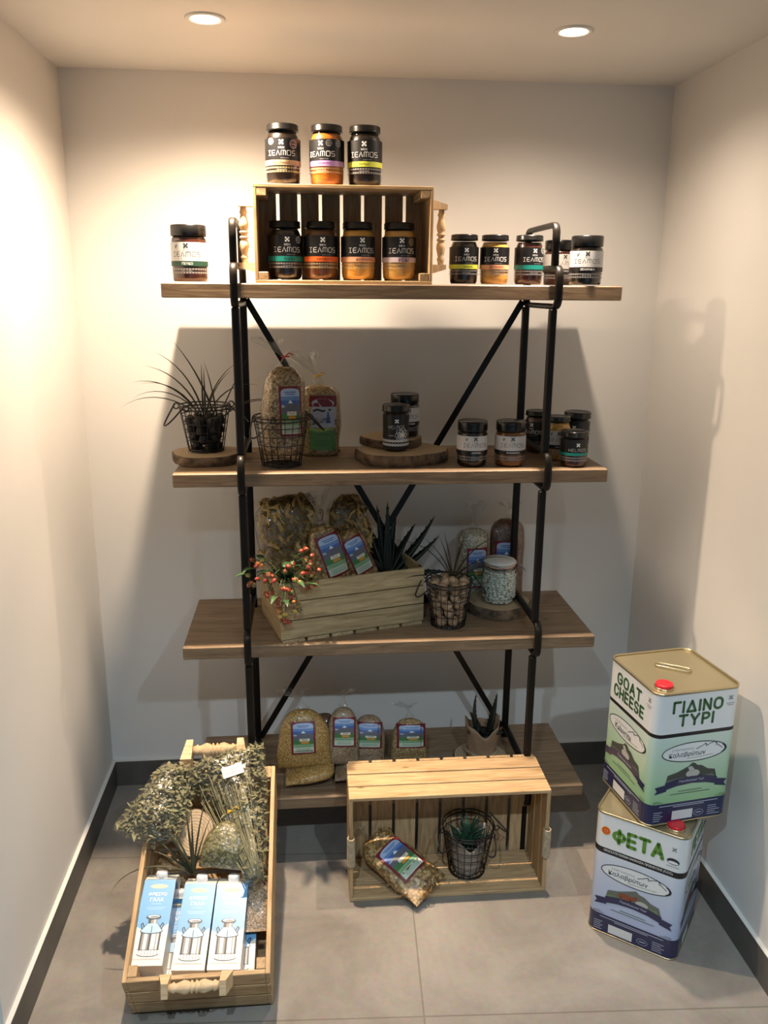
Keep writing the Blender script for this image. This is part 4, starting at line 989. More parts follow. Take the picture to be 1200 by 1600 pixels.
bag((.300, -.145, Z[3]), (radians(-2), 0, radians(4)), .104, .235, .070, 'bag of white rice behind the walnut basket on the third shelf', 'grain_rice', 'mountain', 'block', .14, 'tie', (.06, .48, .66, .56), 12, 0, GB, .05, .2, None)
bag((.412, -.135, Z[3]), (radians(-2), 0, radians(-3)), .112, .262, .070, 'bag of dark brown grain behind the bean jar', 'grain_brown', 'mountain', 'block', .16, 'tie', (-.06, .50, .66, .50), 15, 0, GB, .02, .2, None)
# pasta bags standing in the old crate
def in3(x, y, z): return tuple(M3 @ Vector((x, y, z)))
bag(in3(.122, .165, .012), (radians(-6), radians(-9), ang3), .190, .372, .105, 'big bag of yellow ribbon pasta at the left of the crate, behind the berries', 'pasta_yellow', None, 'block', .2, None, seed=21, group=GB, wide_top=.12, strands=420, name='pasta_bag', contname='pasta')
bag(in3(.205, .075, .012), (radians(-8), radians(-10), ang3+.05), .105, .300, .070, 'pasta bag with a maroon framed mountain label in the middle of the crate', 'pasta_mix', 'mountain', 'block', .22, 'tie', (.06, .70, .68, .42), 26, .10, GB, .06, .2, None, name='pasta_bag', contname='pasta', strands=40)
bag(in3(.292, .185, .012), (radians(-4), radians(-6), ang3), .140, .355, .075, 'bag of ribbon pasta standing at the back of the crate', 'pasta_yellow', None, 'block', .25, None, seed=31, group=GB, strands=300, name='pasta_bag', contname='pasta')
bag(in3(.312, .085, .012), (radians(-8), radians(-16), ang3+.1), .100, .285, .062, 'pasta bag with tilted mountain label beside the spiky plant', 'pasta_mix', 'mountain', 'block', .2, None, (.0, .72, .64, .40), 36, .10, GB, name='pasta_bag', contname='pasta', strands=40)
# lowest shelf
z4 = Z[4]
bag((-.300, -.372, z4+.022), (radians(82), 0, radians(90)), .120, .150, .042, 'grain bag lying flat under the golden standing bag', 'grain_gold', None, 'pinch', .2, None, seed=41, group=GB)
bag((-.150, -.365, z4+.022), (radians(82), 0, radians(86)), .110, .150, .042, 'grain bag lying flat under the beige standing bag', 'grain_beige', None, 'pinch', .2, None, seed=43, group=GB)
bag((-.243, -.375, z4+.046), (radians(-14), radians(-1), 0), .158, .178, .075, 'large golden grain bag standing on the lowest shelf near the leaning crate', 'grain_gold', 'mountain', 'pinch', .42, 'tie', (.0, .56, .46, .54), 46, 0, GB, .03, -.9, None, film_mat='crinkled_film')
bag((-.128, -.362, z4+.042), (radians(-16), radians(2), 0), .098, .175, .062, 'slim beige grain bag standing right of the large golden bag', 'grain_beige', 'mountain', 'pinch', .4, 'tie', (.03, .60, .72, .50), 49, 0, GB, .02, 0, None)
bag((-.178, -.290, z4), (radians(-10), 0, 0), .100, .165, .06, 'dark labelled grain bag in the gap behind the golden and beige bags', 'grain_brown', 'mountain', 'pinch', .35, None, (.1, .62, .8, .5), 52, 0, GB)
bag((-.052, -.330, z4), (radians(-18), radians(4), 0), .112, .170, .065, 'beige grain bag leaning behind the left top edge of the floor crate', 'grain_beige', 'mountain', 'pinch', .4, None, (.02, .66, .72, .46), 55, 0, GB)
bag((.084, -.310, z4), (radians(-16), radians(2), 0), .115, .145, .065, 'squat grain bag with crumpled top behind the middle of the floor crate', 'grain_pale', 'mountain', 'pinch', .3, 'tie', (.03, .66, .80, .50), 58, 0, GB, .015, -.6, None, film_mat='crinkled_film')
o = bag((0, 0, 0), (0, 0, 0), .125, .235, .060, 'bag of mixed pasta lying aslant on the front edge of the floor crate', 'pasta_mix', 'mountain', 'pinch', .16, 'tie', (.02, .50, .72, .50), 61, 0, GB, .02, .3, None, film_mat='crinkled_film', name='pasta_bag', contname='pasta', strands=60)
_d = (Vector((.096, -.700, .030))-Vector((-.062, -.545, .090))).normalized()      # from the tied end down to the floor end
_z = -_d; _n = Vector((.10, -.45, .86)); _n = (_n-_z*_n.dot(_z)).normalized(); _y = -_n; _x = _y.cross(_z)
o.matrix_world = Matrix(((_x.x, _y.x, _z.x, .108), (_x.y, _y.y, _z.y, -.664), (_x.z, _y.z, _z.z, .038), (0, 0, 0, 1)))

# ---------------------------------------------------------------- bean jar
t = thing('bean_jar', 'clip top glass jar of white beans with pale lid on the log slice', 'jar', (.362, -.255, Z[3]+.034))
b = MB(); b.lathe([(0, 0), (.040, 0), (.048, .004), (.053, .014), (.055, .030), (.055, .088), (.052, .100), (.046, .108), (.044, .112), (.044, .120)], 'clear_glass', 40); b.build('glass', t)
b = MB(); b.lathe([(0, .121), (.047, .121), (.049, .124), (.049, .130), (.046, .134), (.030, .139), (0, .141)], 'plate_white', 40); b.build('lid', t)
b = MB(); b.lathe([(.0445, .1175), (.0475, .1175), (.0475, .121), (.0445, .121)], 'rubber', 36); b.build('seal_ring', t)
b = MB()
for zz, rr in ((.109, .0475), (.127, .050)): b.tube([(rr*cos(2*pi*k/30), rr*sin(2*pi*k/30), zz) for k in range(30)], .0012, 'grey_wire', 6, True)
b.tube([(.047, -.014, .109), (.062, -.016, .118), (.072, -.012, .108), (.080, 0, .096), (.072, .012, .108), (.062, .016, .118), (.047, .014, .109)], .0014, 'grey_wire', 6)
b.tube([(.050, -.010, .127), (.058, -.010, .122), (.060, 0, .116), (.058, .010, .122), (.050, .010, .127)], .0014, 'grey_wire', 6)
b.build('wire_clasp', t)
b = MB(); rn = random.Random(3)
for z in [.006+i*.0078 for i in range(13)]:
    off = rn.uniform(0, 6)
    for rr in (.0465, .036):
        q = rr if z > .02 else rr-.008
        if z > .09: q -= .004
        m = int(2*pi*q/.0125)
        if rr < .04 and z < .085: continue
        for i in range(m):
            a = 2*pi*i/m+off+rn.uniform(-.1, .1)
            M = Matrix.Translation((q*cos(a), q*sin(a), z+rn.uniform(-.001, .001))) @ Euler((rn.uniform(-.5, .5), rn.uniform(-.6, .6), a+rn.uniform(-.7, .7)+pi/2)).to_matrix().to_4x4()
            b.blob((0, 0, 0), (.0074, .0042, .0048), 'bean_white', rn.random()*9, .05, 8, 5, M)
b.lathe([(0, .004), (.040, .004), (.042, .03), (.042, .095), (0, .097)], 'bean_white', 20)
tag(b.build('white_beans', None, (.362, -.255, Z[3]+.034)), 'white beans filling the clip top glass jar', 'beans', kind='stuff')

# ---------------------------------------------------------------- berry sprig hanging over the pasta crate
t = thing('berry_sprig', 'sprig of red and yellow berries with green leaves hanging over the crate corner', 'branch', (-.285, -.445, Z[3]+.178))
rn = random.Random(12); origin = Vector((-.285, -.445, Z[3]+.178))
tips = []
b = MB()
targets = [(-.10, .02, .055), (-.085, -.03, .02), (-.06, -.035, .035), (-.045, -.045, -.01), (-.02, -.05, -.03), (.0, -.05, .01), (.02, -.045, -.02), (.03, -.05, .03), (.055, -.035, .05), (.07, -.03, .075), (.05, -.03, .09), (.085, -.02, .03), (-.03, -.045, .03), (-.01, -.055, -.06), (.0, -.055, -.085), (.035, -.05, -.05), (-.07, -.02, .07), (.07, -.035, .0), (.015, -.04, .05)]
for tg in targets:
    e = Vector(tg); m = e*.5+Vector((0, 0, .03)); s = Vector((0, .03, .0))
    pts = [s, s*.4+m*.6, m, m*.4+e*.6+Vector((0, 0, .006)), e]
    b.tube(pts, [.0022, .0019, .0016, .0013, .0011], 'leaf_sprig', 6); tips.append(e)
b.build('stem', t)
bm_ = {}
for col in ('berry_red', 'berry_orange', 'berry_yellow'):
    q = MB(); q.lathe([(0, -.0072), (.003, -.0066), (.0052, -.004), (.0060, 0), (.0054, .0035), (.003, .0068), (.0008, .0085), (0, .0088)], col, 14); 
    for k in range(5):
        a = 2*pi*k/5; q.add([(.001*cos(a), .001*sin(a), -.0072), (.006*cos(a-.4), .006*sin(a-.4), -.0060), (.009*cos(a), .009*sin(a), -.0045), (.006*cos(a+.4), .006*sin(a+.4), -.0060)], [[0, 1, 2, 3]], 'leaf_sprig')
    bm_[col] = q.mesh('berry')
for e in tips:
    for k in range(4):
        p = e+Vector((rn.uniform(-.015, .015), rn.uniform(-.012, .004), rn.uniform(-.015, .015)))
        o = mobj('berry', bm_[rn.choice(['berry_red', 'berry_red', 'berry_red', 'berry_orange', 'berry_orange', 'berry_yellow'])], t, p, (rn.uniform(.6, 2.4), rn.uniform(-.6, .6), rn.uniform(0, 6)))
        o.scale = (.95+.2*rn.random(),)*3
for p, az, sc in (((-.09, -.03, .035), 190, .05), ((-.04, -.04, .04), 160, .05), ((.0, -.045, .06), 70, .055), ((.03, -.05, .02), 300, .05), ((-.02, -.055, -.02), 250, .05), ((.05, -.04, .01), 340, .05), ((-.06, -.02, .075), 120, .05), ((.0, -.055, -.03), 280, .045), ((-.085, -.02, .05), 230, .045)):
    b = MB(); leafmesh(b, p, radians(az), sc, .022, radians(20), radians(50), 'leaf_sprig', 7, .1); b.build('leaf', t)

# ---------------------------------------------------------------- herbs in the leaning crate
def herb_bag(label, outline, d0, thick, seed, stems=None, n=420, leaf=.0165, name='herb_bag', group='bags of mountain herbs'):
    """outline in crate coordinates (x, l); leaves fill it between heights d0 and d0+thick"""
    cx = sum(p[0] for p in outline)/len(outline); cl = sum(p[1] for p in outline)/len(outline)
    O = inA(cx, cl, d0); t = thing(name, label, 'bag', O, group=group); rn = random.Random(seed)
    def inside(x, l):
        c = False; n_ = len(outline)
        for i in range(n_):
            x1, y1 = outline[i]; x2, y2 = outline[i-1]
            if (y1 > l) != (y2 > l) and x < (x2-x1)*(l-y1)/(y2-y1)+x1: c = not c
        return c
    def edge(x, l):
        m = 9
        for i in range(len(outline)):
            a = Vector(outline[i-1]); bb = Vector(outline[i]); p = Vector((x, l)); ab_ = bb-a; k = max(0, min(1, (p-a).dot(ab_)/ab_.length_squared)); m = min(m, (p-a-ab_*k).length)
        return m
    xs = [p[0] for p in outline]; ls = [p[1] for p in outline]
    def top(x, l): return d0+thick*(.12+.88*min(1, edge(x, l)/.055)**.6)*(1+.18*noise.noise(Vector((x*14+seed, l*14, 0))))
    b = MB(); k = 0
    while k < n:
        x = rn.uniform(min(xs), max(xs)); l = rn.uniform(min(ls), max(ls))
        if not inside(x, l) or edge(x, l) < .008: continue
        k += 1; d = d0+(top(x, l)-d0)*rn.uniform(.35, .93) - .006; p = inA(x, l, d)-O
        leafmesh(b, p, rn.uniform(0, 2*pi), leaf*rn.uniform(.6, 1.4), leaf*.62*rn.uniform(.6, 1.3), rn.uniform(-.5, .5), rn.uniform(-.6, 1.4), 'herb_sage', 4, .16)
    b.recalc = False
    b.build('herb_leaves', t)
    if stems:
        b = MB()
        for i in range(46):
            (xa, la), (xb, lb), spr = stems; q = rn.uniform(-1, 1)
            x0 = xa+q*spr*1.0; x1 = xb+q*.022; l0 = la+rn.uniform(-.03, .03)
            pts = []
            for j in range(5):
                k_ = j/4; x = x0+(x1-x0)*k_; l = l0+(lb-l0)*k_; pts.append(inA(x, l, d0+(top(x, l)-d0)*.8+rn.uniform(-.004, .004) if inside(x, l) else d0+.01)-O)
            b.tube(pts, .0011, 'herb_stem', 5)
        b.build('stems', t)
    # film: top and bottom skins meeting at the outline
    b = MB(); m = 34; grid = {}; vs = []
    C = Vector((cx, cl)); R_ = 12; n_o = 48
    per = []
    tot = sum((Vector(outline[i])-Vector(outline[i-1])).length for i in range(len(outline)))
    for k in range(n_o):
        s = tot*k/n_o; acc = 0
        for i in range(len(outline)):
            a = Vector(outline[i-1]); bb = Vector(outline[i]); L_ = (bb-a).length
            if acc+L_ >= s: per.append(a+(bb-a)*((s-acc)/L_)); break
            acc += L_
    for side in (1, 0):
        for i in range(R_+1):
            for k in range(n_o):
                p = C+(per[k]-C)*(i/R_); 
                if i == R_: dd = d0+thick*.10
                elif side: dd = top(p.x, p.y)+.003+.004*noise.noise(Vector((p.x*45, p.y*45, seed)))
                else: dd = d0+.001
                vs.append(inA(p.x, p.y, dd)-O)
    fs = []
    for side in (0, 1):
        o_ = side*(R_+1)*n_o
        for i in range(R_):
            for k in range(n_o): fs.append([o_+i*n_o+k, o_+i*n_o+(k+1) % n_o, o_+(i+1)*n_o+(k+1) % n_o, o_+(i+1)*n_o+k])
    b.add(vs, fs, 'crinkled_film', True); b.build('plastic_film', t)
    return t, O, top
herb_bag('clear bag of dried sage green herb leaves hanging over the crate left side', [(-.735, .370), (-.690, .450), (-.632, .560), (-.560, .560), (-.520, .500), (-.540, .400), (-.560, .330), (-.630, .310)], .185, .075, 3, None, 950)
hb, HO, htop = herb_bag('clear bag of mountain tea bunch with stems and a white name card', [(-.610, .520), (-.520, .585), (-.440, .612), (-.352, .628), (-.340, .540), (-.334, .400), (-.336, .240), (-.360, .190), (-.395, .225), (-.425, .330), (-.470, .420), (-.540, .470)], .165, .080, 8, ((-.46, .47), (-.365, .22), .07), 1050)
# name card clipped on the bag
b = MB(); d = Decal(); d.rect(-.0275, -.0145, .0275, .0145, 'print_white', 0); d.text('ΤΣΑΪ ΧΕΛΜΟΥ', 0, .004, .045, 'print_ink', 1)
for u0, u1, v in ((-.022, .014, -.005), (-.022, .02, -.009)): d.rect(u0, v, u1, v+.0022, 'print_grey', 1)
b.recalc = False; d.emit(b, lambda u, v, l: (u, v, l*.0004)); d.rect(0, 0, 0, 0, 'print_white')
b.box((0, 0, -.0006), (.055, .029, .0006), 'print_white', .0001)
card = b.build('name_card', hb)
card.matrix_world = Matrix.Translation(inA(-.432, .490, htop(-.432, .490)+.010)-HO) @ Matrix.Rotation(TA+radians(14), 4, 'X') @ Matrix.Rotation(radians(17), 4, 'Z')
tt = bag((0, 0, 0), (0, 0, 0), .115, .115, .06, 'small round pouch of dried herbs with a yellow ribbon beside the standing log slice', 'herb_crumbs', None, 'pinch', .5, 'tie', seed=71, group='bags of mountain herbs', flare=.05, tie='yellow_tie', name='herb_pouch', film_mat='crinkled_film', contname='herbs')
tt.matrix_world = Matrix.Translation(inA(-.452, .268, .158)) @ Matrix.Rotation(TA+radians(-68), 4, 'X') @ Matrix.Rotation(radians(8), 4, 'Y')
b = MB(); b.box((0, 0, 0), (.045, .026, .0006), 'print_white', .0001)
for v in (-.006, 0, .006): b.box((0, v, .0005), (.034, .0015, .0003), 'print_grey', .0001)
cd = b.build('paper_tag', tt)
cd.matrix_world = Matrix.Translation((.026, -.040, .030)) @ Matrix.Rotation(radians(75), 4, 'X') @ Matrix.Rotation(radians(35), 4, 'Z')
tt = bag((0, 0, 0), (0, 0, 0), .062, .165, .04, 'narrow crinkled clear bag with pale contents along the right wall of the leaning crate', 'grain_beige', None, 'pinch', .3, 'tie', seed=77, group='bags of mountain herbs', flare=.03, tie=None, film_mat='crinkled_film')
tt.matrix_world = Matrix.Translation(inA(-.362, .130, .105)) @ Matrix.Rotation(TA+radians(-82), 4, 'X')

# ---------------------------------------------------------------- milk cartons
CW, CD, CH = .077, .068, .207
def milk_front(d):
    w = CW/2
    d.rect(-w, 0, w, CH, 'milk_cream', 0)
    d.poly([(-w, CH), (-w, CH*.44), (-w*.55, CH*.40), (w*.45, CH*.40), (w, CH*.47), (w, CH)], 'milk_blue', 1)
    d.ell(0, CH*.915, w*.56, CH*.026, 'logo_gold', 2); d.ell(0, CH*.915, w*.50, CH*.020, 'cream', 3); d.stroke([(-w*.35, CH*.913), (-.1*w, CH*.92), (.1*w, CH*.908), (w*.35, CH*.918)], CH*.010, 'logo_gold', 4)
    d.text('ΦΡΕΣΚΟ', 0, CH*.82, w*1.15, 'print_white', 2); d.text('ΓΑΛΑ', 0, CH*.755, w*.85, 'print_white', 2)
    for v, a in ((.70, .3), (.655, .6), (.635, .5)): d.rect(-w*a, CH*v, w*a, CH*(v+.006), 'milk_pale', 2)
    # milk can drawing
    B0, B1_, S1, Nn = CH*.13, CH*.385, CH*.47, CH*.52; x = w*.62
    d.rect(-x, B0, x, B1_, 'can_mid', 3)
    for u0, u1, m in ((-1, -.82, 'can_dark'), (-.62, -.30, 'can_light'), (-.12, .06, 'can_dark'), (.10, .52, 'can_light'), (.62, .78, 'can_light'), (.86, 1, 'can_dark')): d.rect(x*u0, B0+.004, x*u1, B1_, m, 4)
    d.poly([(-x*1.06, B0+.008), (x*1.06, B0+.008)]+arc(0, B0, x*1.06, CH*.03, 0, -180, 12), 'can_light', 5); d.stroke([(-x*1.06, B0+.009), (x*1.06, B0+.009)], .0012, 'can_dark', 6); d.stroke(arc(0, B0, x*1.06, CH*.03, 0, -180, 12), .0014, 'can_dark', 6)
    for k in range(-3, 4): d.stroke([(x*.3*k, B0+.008), (x*.29*k, B0-.005+abs(k)*.0012)], .0008, 'can_dark', 6)
    d.poly([(-x*1.1, B1_), (-x*.5, S1), (x*.5, S1), (x*1.1, B1_)]+arc(0, B1_, x*1.1, CH*.03, 0, -180, 12)[1:-1], 'milk_pale', 5)
    d.stroke(arc(0, B1_, x*1.1, CH*.03, 0, -180, 12), .0020, 'can_dark', 6); d.stroke([(-x*1.1, B1_), (-x*.5, S1)], .0014, 'can_dark', 6); d.stroke([(x*1.1, B1_), (x*.5, S1)], .0014, 'can_dark', 6)
    for s in (-1, 1): d.stroke([(s*x*.95, CH*.40), (s*x*1.12, CH*.46), (s*x*.98, CH*.475), (s*x*.78, CH*.43)], .0024, 'can_dark', 6)
    d.stroke([(0, B1_-.004), (0, S1-.006)], .0016, 'can_dark', 6)
    d.rect(-x*.46, S1, x*.46, Nn, 'can_mid', 6); d.rect(-x*.46, S1, -x*.2, Nn, 'can_dark', 7); d.rect(x*.1, S1, x*.28, Nn, 'can_light', 7)
    d.ell(0, CH*.545, x*.74, CH*.032, 'can_dark', 7); d.ell(0, CH*.551, x*.60, CH*.021, 'milk_pale', 8); d.ell(0.002, CH*.546, x*.42, CH*.012, 'can_mid', 9)
    for v in (.072, .064): d.rect(-w*.85, CH*v, w*.85, CH*(v+.003), 'can_mid', 2)
def carton(x, l, d0, rot, label):
    """lies on its back: local x width, local y along the carton, local z up through the printed face"""
    t = thing('milk_carton', label, 'milk carton', (0, 0, 0), group='milk cartons in the leaning crate')
    t.matrix_world = Matrix.Translation(inA(x, l, d0)) @ Matrix.Rotation(TA, 4, 'X') @ Matrix.Rotation(radians(rot), 4, 'Z')
    def body():
        b = MB(); b.box((0, CH/2, CD/2), (CW, CH, CD), 'milk_cream', .0012)
        for s in (-1, 1):
            u = s*(CW/2+.0004)
            b.add([(u, CH*.46, .002), (u, CH*.46, CD-.001), (u, CH-.001, CD-.001), (u, CH-.001, .002)], [[0, 1, 2, 3]], 'milk_blue_dark')
            b.add([(u, CH*.43, .002), (u, CH*.43, CD-.001), (u, CH*.46, CD-.001), (u, CH*.46, .002)], [[0, 1, 2, 3]], 'milk_pale')
        return b.mesh('carton_body')
    mobj('carton_body', cached('mc_body', body), t)
    def art():
        d = Decal(); milk_front(d); b = MB(); b.recalc = False; d.emit(b, lambda u, v, l_: (u, v, CD+.0003+l_*.00012)); return b.mesh('front_print')
    mobj('front_print', cached('mc_art', art), t)
    def topm():
        b = MB(); vs = [(-CW/2, CH, 0), (CW/2, CH, 0), (CW/2, CH, CD), (-CW/2, CH, CD), (-CW/2, CH+.030, 0), (CW/2, CH+.030, 0), (CW/2, CH+.030, CD*.52), (-CW/2, CH+.030, CD*.52)]
        b.add(vs, [[0, 1, 2, 3], [0, 1, 5, 4], [1, 2, 6, 5], [2, 3, 7, 6], [3, 0, 4, 7], [4, 5, 6, 7]], 'milk_cream'); return b.mesh('slanted_top')
    mobj('slanted_top', cached('mc_top', topm), t)
    def cap():
        b = MB(); M = Matrix.Translation((0, CH+.013, CD*.78)) @ Matrix.Rotation(radians(-43), 4, 'X'); b.lathe([(0, 0), (.0125, 0), (.0135, .001), (.0135, .015), (.0122, .0165), (0, .0165)], 'milk_cap', 24, M)
        for k in range(24):
            a = 2*pi*k/24; b.box((.0136*cos(a), .0136*sin(a), .008), (.0008, .0008, .012), 'milk_cap', .0002, M)
        return b.mesh('screw_cap')
    mobj('screw_cap', cached('mc_cap', cap), t)
carton(-.612, .046, .0815, -2.5, 'blue and cream milk carton, leftmost on top in the leaning crate')
carton(-.514, .030, .0815, -3.2, 'blue and cream milk carton in the middle, on top in the leaning crate')
carton(-.432, .026, .0815, -2.6, 'blue and cream milk carton, rightmost on top in the leaning crate')
carton(-.405, .030, .0120, -1.0, 'milk carton underneath the rightmost one, its blue edge showing at the right')
carton(-.560, .030, .0120, 0.5, 'milk carton lying underneath the left and middle cartons')

# ---------------------------------------------------------------- cheese tins
TW, THT = .236, .366; RC = .026
def tin_outline(w, r, n=6):
    p = []
    for cx, cy, a0 in ((w/2-r, w/2-r, 0), (-w/2+r, w/2-r, 90), (-w/2+r, -w/2+r, 180), (w/2-r, -w/2+r, 270)):
        for k in range(n+1):
            a = radians(a0+90*k/n); p.append((cx+r*cos(a), cy+r*sin(a)))
    return p
def tin_face(kind):
    d = Decal(); w = TW/2
    ban = lambda y: None
    if kind in ('goat_en', 'goat_gr'):
        fat_h = .043
        if kind == 'goat_en':
            fat(d, 'GOAT', -.010, .326, .0275, 'ink_green', 2, .25, .36, 1.06); fat(d, 'CHEESE', -.008, .289, .0275, 'ink_green', 2, .25, .36, .98)
        else:
            fat(d, 'ΓΙΔΙΝΟ', -.004, .327, .0275, 'ink_green', 2, .25, .38, 1.1); fat(d, 'ΤΥΡΙ', -.006, .290, .0275, 'ink_green', 2, .25, .38, 1.1)
        emblem(d, .088, .338, .012, 'print_grey', 2); d.rect(.076, .322, .100, .324, 'print_grey', 2); d.rect(.080, .317, .096, .319, 'print_grey', 2)
    else:
        fat(d, 'ΦΕΤΑ' if kind == 'feta_gr' else 'FETA', -.003, .308, .037, 'ink_leaf', 2, .27, .32, .92)
        if kind == 'feta_gr':
            d.ell(-.0885, .314, .0125, .0125, 'pdo_yellow', 2); d.ell(-.0885, .314, .0105, .0105, 'pdo_red', 3); d.ell(-.0885, .314, .0055, .0045, 'pdo_yellow', 4); d.ell(-.0885, .314, .0042, .0034, 'pdo_red', 5)
        emblem(d, .088, .326, .012, 'print_grey', 2); d.ell(.088, .292, .016, .009, 'print_ink', 2); d.ell(.088, .289, .013, .004, 'tin_white', 3); d.rect(.072, .276, .104, .278, 'print_grey', 2)
        d.text('ΠΡΟΣΤΑΤΕΥΟΜΕΝΗ ΟΝΟΜΑΣΙΑ ΠΡΟΕΛΕΥΣΗΣ (Π.Ο.Π.)', 0, .2555, .180, 'print_white', 3, height=.0085)
    # oval co-operative sign
    d.stroke([(.092*cos(2*pi*k/40), .200+.0265*sin(2*pi*k/40)) for k in range(40)], .0022, 'print_ink', 2, True); d.ell(0, .200, .090, .025, 'tin_white', 1, 36)
    d.poly(arc(.0, .200, .0925, .027, 28, -28, 14)+arc(-.004, .200, .0905, .025, -26, 26, 14), 'print_ink', 3)
    en = kind in ('goat_en', 'feta_en')
    d.text('COOPERATIVE' if en else 'ΣΥΝΕΤΑΙΡΙΣΜΟΣ', -.034, .209, .062, 'print_grey', 3, height=.0055); d.text('Kalavrita' if en else 'Καλαβρύτων', -.020, .194, .082 if en else .104, 'print_ink', 3)
    d.stroke([(.004, .206), (.022, .214), (.030, .219), (.036, .213), (.042, .217), (.058, .221), (.066, .211), (.080, .201)], .0018, 'print_ink', 3); d.stroke([(.030, .219), (.033, .209)], .0013, 'print_ink', 3); d.stroke([(.058, .221), (.062, .208)], .0013, 'print_ink', 3)
    d.stroke([(-.02, .182), (.02, .184), (.055, .187)], .0012, 'hill_grass', 3)
    # picture with pasture, rocks and animals
    hb_ = 'hill_dark' if 'goat' in kind else 'hill_mid'
    d.poly([(-.075, .115), (-.070, .140), (-.045, .146), (-.030, .152), (-.012, .160), (.004, .167), (.014, .160), (.026, .158), (.045, .146), (.066, .142), (.074, .116)], hb_, 2)
    d.poly([(-.075, .112), (-.072, .126), (-.03, .131), (.02, .128), (.06, .131), (.074, .114)], 'hill_grass' if 'feta' in kind else 'hill_mid', 3)
    if 'feta' in kind:
        d.ell(-.020, .138, .022, .009, 'cow_red', 4, 14); d.rect(-.036, .122, -.032, .136, 'cow_red', 4); d.rect(-.010, .122, -.006, .136, 'cow_red', 4); d.ell(.004, .144, .007, .006, 'cow_red', 4, 10); d.ell(.022, .133, .017, .009, 'goat_pale', 5, 14); d.rect(.012, .118, .015, .130, 'goat_pale', 5); d.rect(.028, .118, .031, .130, 'goat_pale', 5)
    else:
        d.ell(.002, .138, .020, .011, 'goat_pale', 4, 14); d.poly([(-.006, .142), (-.014, .157), (-.004, .160), (.006, .150)], 'goat_pale', 4); d.stroke([(-.010, .160), (-.002, .168), (.008, .164)], .0022, 'print_ink', 5); d.rect(-.008, .117, -.004, .132, 'goat_pale', 4); d.rect(.010, .117, .014, .132, 'goat_pale', 4)
    # ribbon
    rb = [(-.075, .110), (-.04, .118), (0, .121), (.04, .118), (.075, .110)]
    d.poly([(u, v+.010) for u, v in rb]+[(u, v-.010) for u, v in rb[::-1]], 'tin_navy', 6)
    for s in (-1, 1): d.poly([(s*.070, .115), (s*.070, .096), (s*.104, .090), (s*.097, .100), (s*.104, .110)], 'tin_navy', 5)
    d.text('Traditional Cheese' if en else 'Παραδοσιακό Τυρί', 0, .1195, .072, 'navy_text', 7, shear=.2)
    for v, a in ((.090, .034), (.083, .058)): d.rect(-a, v, a, v+.0022, 'ink_text', 2)
    for s in (-1, 1):
        for v, a in ((.067, .02), (.063, .03)): d.rect(s*.105-(.0 if s < 0 else a), v, s*.105+(a if s < 0 else 0), v+.0015, 'ink_text', 2)
    # navy foot
    d.rect(-.046 if 'goat' in kind else -.060, .010, .014 if 'goat' in kind else 0.005, .036, 'label_white', 2)
    for v, a in ((.052, .085), (.047, .045)): d.rect(-a, v, a, v+.002, 'navy_text', 2)
    d.stroke([(.032+.014*cos(2*pi*k/18), .022+.0085*sin(2*pi*k/18)) for k in range(18)], .001, 'navy_text', 2, True); d.rect(.024, .021, .040, .0235, 'navy_text', 2)
    for s0, s1 in ((.058, .095), (-.1, -.070)):
        for v in (.012, .018, .024, .030, .036): d.rect(s0, v, s0+(s1-s0)*random.uniform(.6, 1), v+.0017, 'navy_text', 2)
    return d
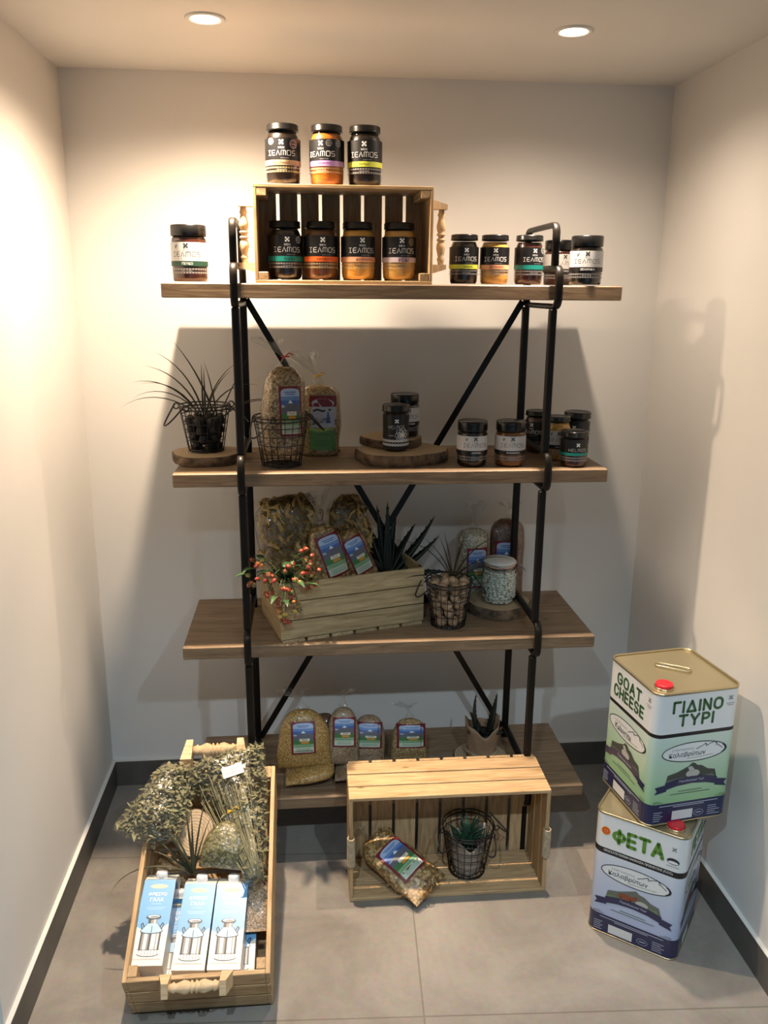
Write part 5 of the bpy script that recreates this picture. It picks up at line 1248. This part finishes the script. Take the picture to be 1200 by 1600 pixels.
def tin(loc, rot, label, kinds, body, navy_top=.060, stripe=.246):
    t = thing('cheese_tin', label, 'tin', loc, (0, 0, rot), 'square cheese tins')
    ol = tin_outline(TW, RC); n = len(ol)
    b = MB()
    for z0, z1, m in ((.003, navy_top, 'tin_navy'), (navy_top, stripe, body), (stripe, stripe+.010 if 'feta' not in kinds[0] else stripe+.017, 'tin_black'), (stripe+.010 if 'feta' not in kinds[0] else stripe+.017, THT-.004, 'tin_white')):
        vs = [(p[0], p[1], z) for z in (z0, z1) for p in ol]
        b.add(vs, [[k, (k+1) % n, n+(k+1) % n, n+k] for k in range(n)], m, True)
    b.build('body', t)
    for zz, dz, nm in ((0, .004, 'bottom_rim'), (THT-.005, .005, 'top_rim')):
        b = MB(); o1 = tin_outline(TW+.003, RC+.0015); o2 = tin_outline(TW-.006, RC-.003)
        vs = [(p[0], p[1], z) for o_, z in ((o1, zz), (o1, zz+dz), (o2, zz+dz), (o2, zz)) for p in o_]
        b.add(vs, [[j*n+k, j*n+(k+1) % n, ((j+1) % 4)*n+(k+1) % n, ((j+1) % 4)*n+k] for j in range(4) for k in range(n)], 'tin_rim', True); b.build(nm, t)
    for zz, nm in ((THT-.005, 'top_plate'), (.002, 'bottom_plate')):
        b = MB(); b.add([(p[0], p[1], zz) for p in tin_outline(TW-.005, RC-.002)], [list(range(n))], 'tin_gold'); b.build(nm, t)
    b = MB(); zt = THT-.001
    b.tube([(q[0], q[1], zt+.001) for q in [(.034+.010*cos(radians(a)), .010*sin(radians(a))) for a in range(-90, 91, 30)]+[(-.034+.010*cos(radians(a)), .010*sin(radians(a))) for a in range(90, 271, 30)]], .0022, 'tin_rim', 8, True)
    b.build('carry_handle', t, (.006, .014, 0), (0, 0, radians(-40)))
    b = MB(); b.lathe([(.024, THT-.005), (.024, THT-.001), (.0225, THT)], 'tin_rim', 28); b.lathe([(.0215, THT-.002), (.0215, THT+.006), (.020, THT+.0075), (.016, THT+.007), (0, THT+.007)], 'cap_red', 28); b.build('cap', t, (-TW/2+.043, -TW/2+.043, 0))
    for k, kd in enumerate(kinds):      # two neighbouring printed faces: -y face then -x face
        d = tin_face(kd); b = MB(); b.recalc = False
        if k == 0: fn = lambda u, v, l: (u*.98, -TW/2-.0004-l*.00018, v)
        else: fn = lambda u, v, l: (-TW/2-.0004-l*.00018, -u*.98, v)
        d.emit(b, fn); b.build('face_print', t)
    return t
plain('tin_black', (.01, .01, .012), .35)
# lower tin: the feta face looks down-left, the other face right
e1 = Vector((.792, -.611)); a_low = atan2(e1.y, e1.x)
# -y local face must be the feta face whose left->right direction is e1
def tin2(loc, rot, label, kinds, body):
    return tin(loc, rot, label, kinds, body)
# local +x maps to e1 so that the -y face reads left to right
def low_kinds(): return ('feta_gr', 'feta_en')
tin_lo = tin((.6815, -.769, 0), a_low, 'white and lilac feta tin standing on the floor under the other tin', ('feta_gr',), 'tin_print_blue')
d = tin_face('feta_en'); b = MB(); b.recalc = False
d.emit(b, lambda u, v, l: (TW/2+.0004+l*.00018, u*.98, v)); b.build('face_print', tin_lo)
tin_hi = tin((.712, -.742, THT+.0005), radians(8.5), 'green and white goat cheese tin stacked askew on the feta tin', ('goat_gr', 'goat_en'), 'tin_print_green')
for o in tin_lo.children:
    if o.name.startswith('cap'): o.location = (TW/2-.043, -TW/2+.043, 0)
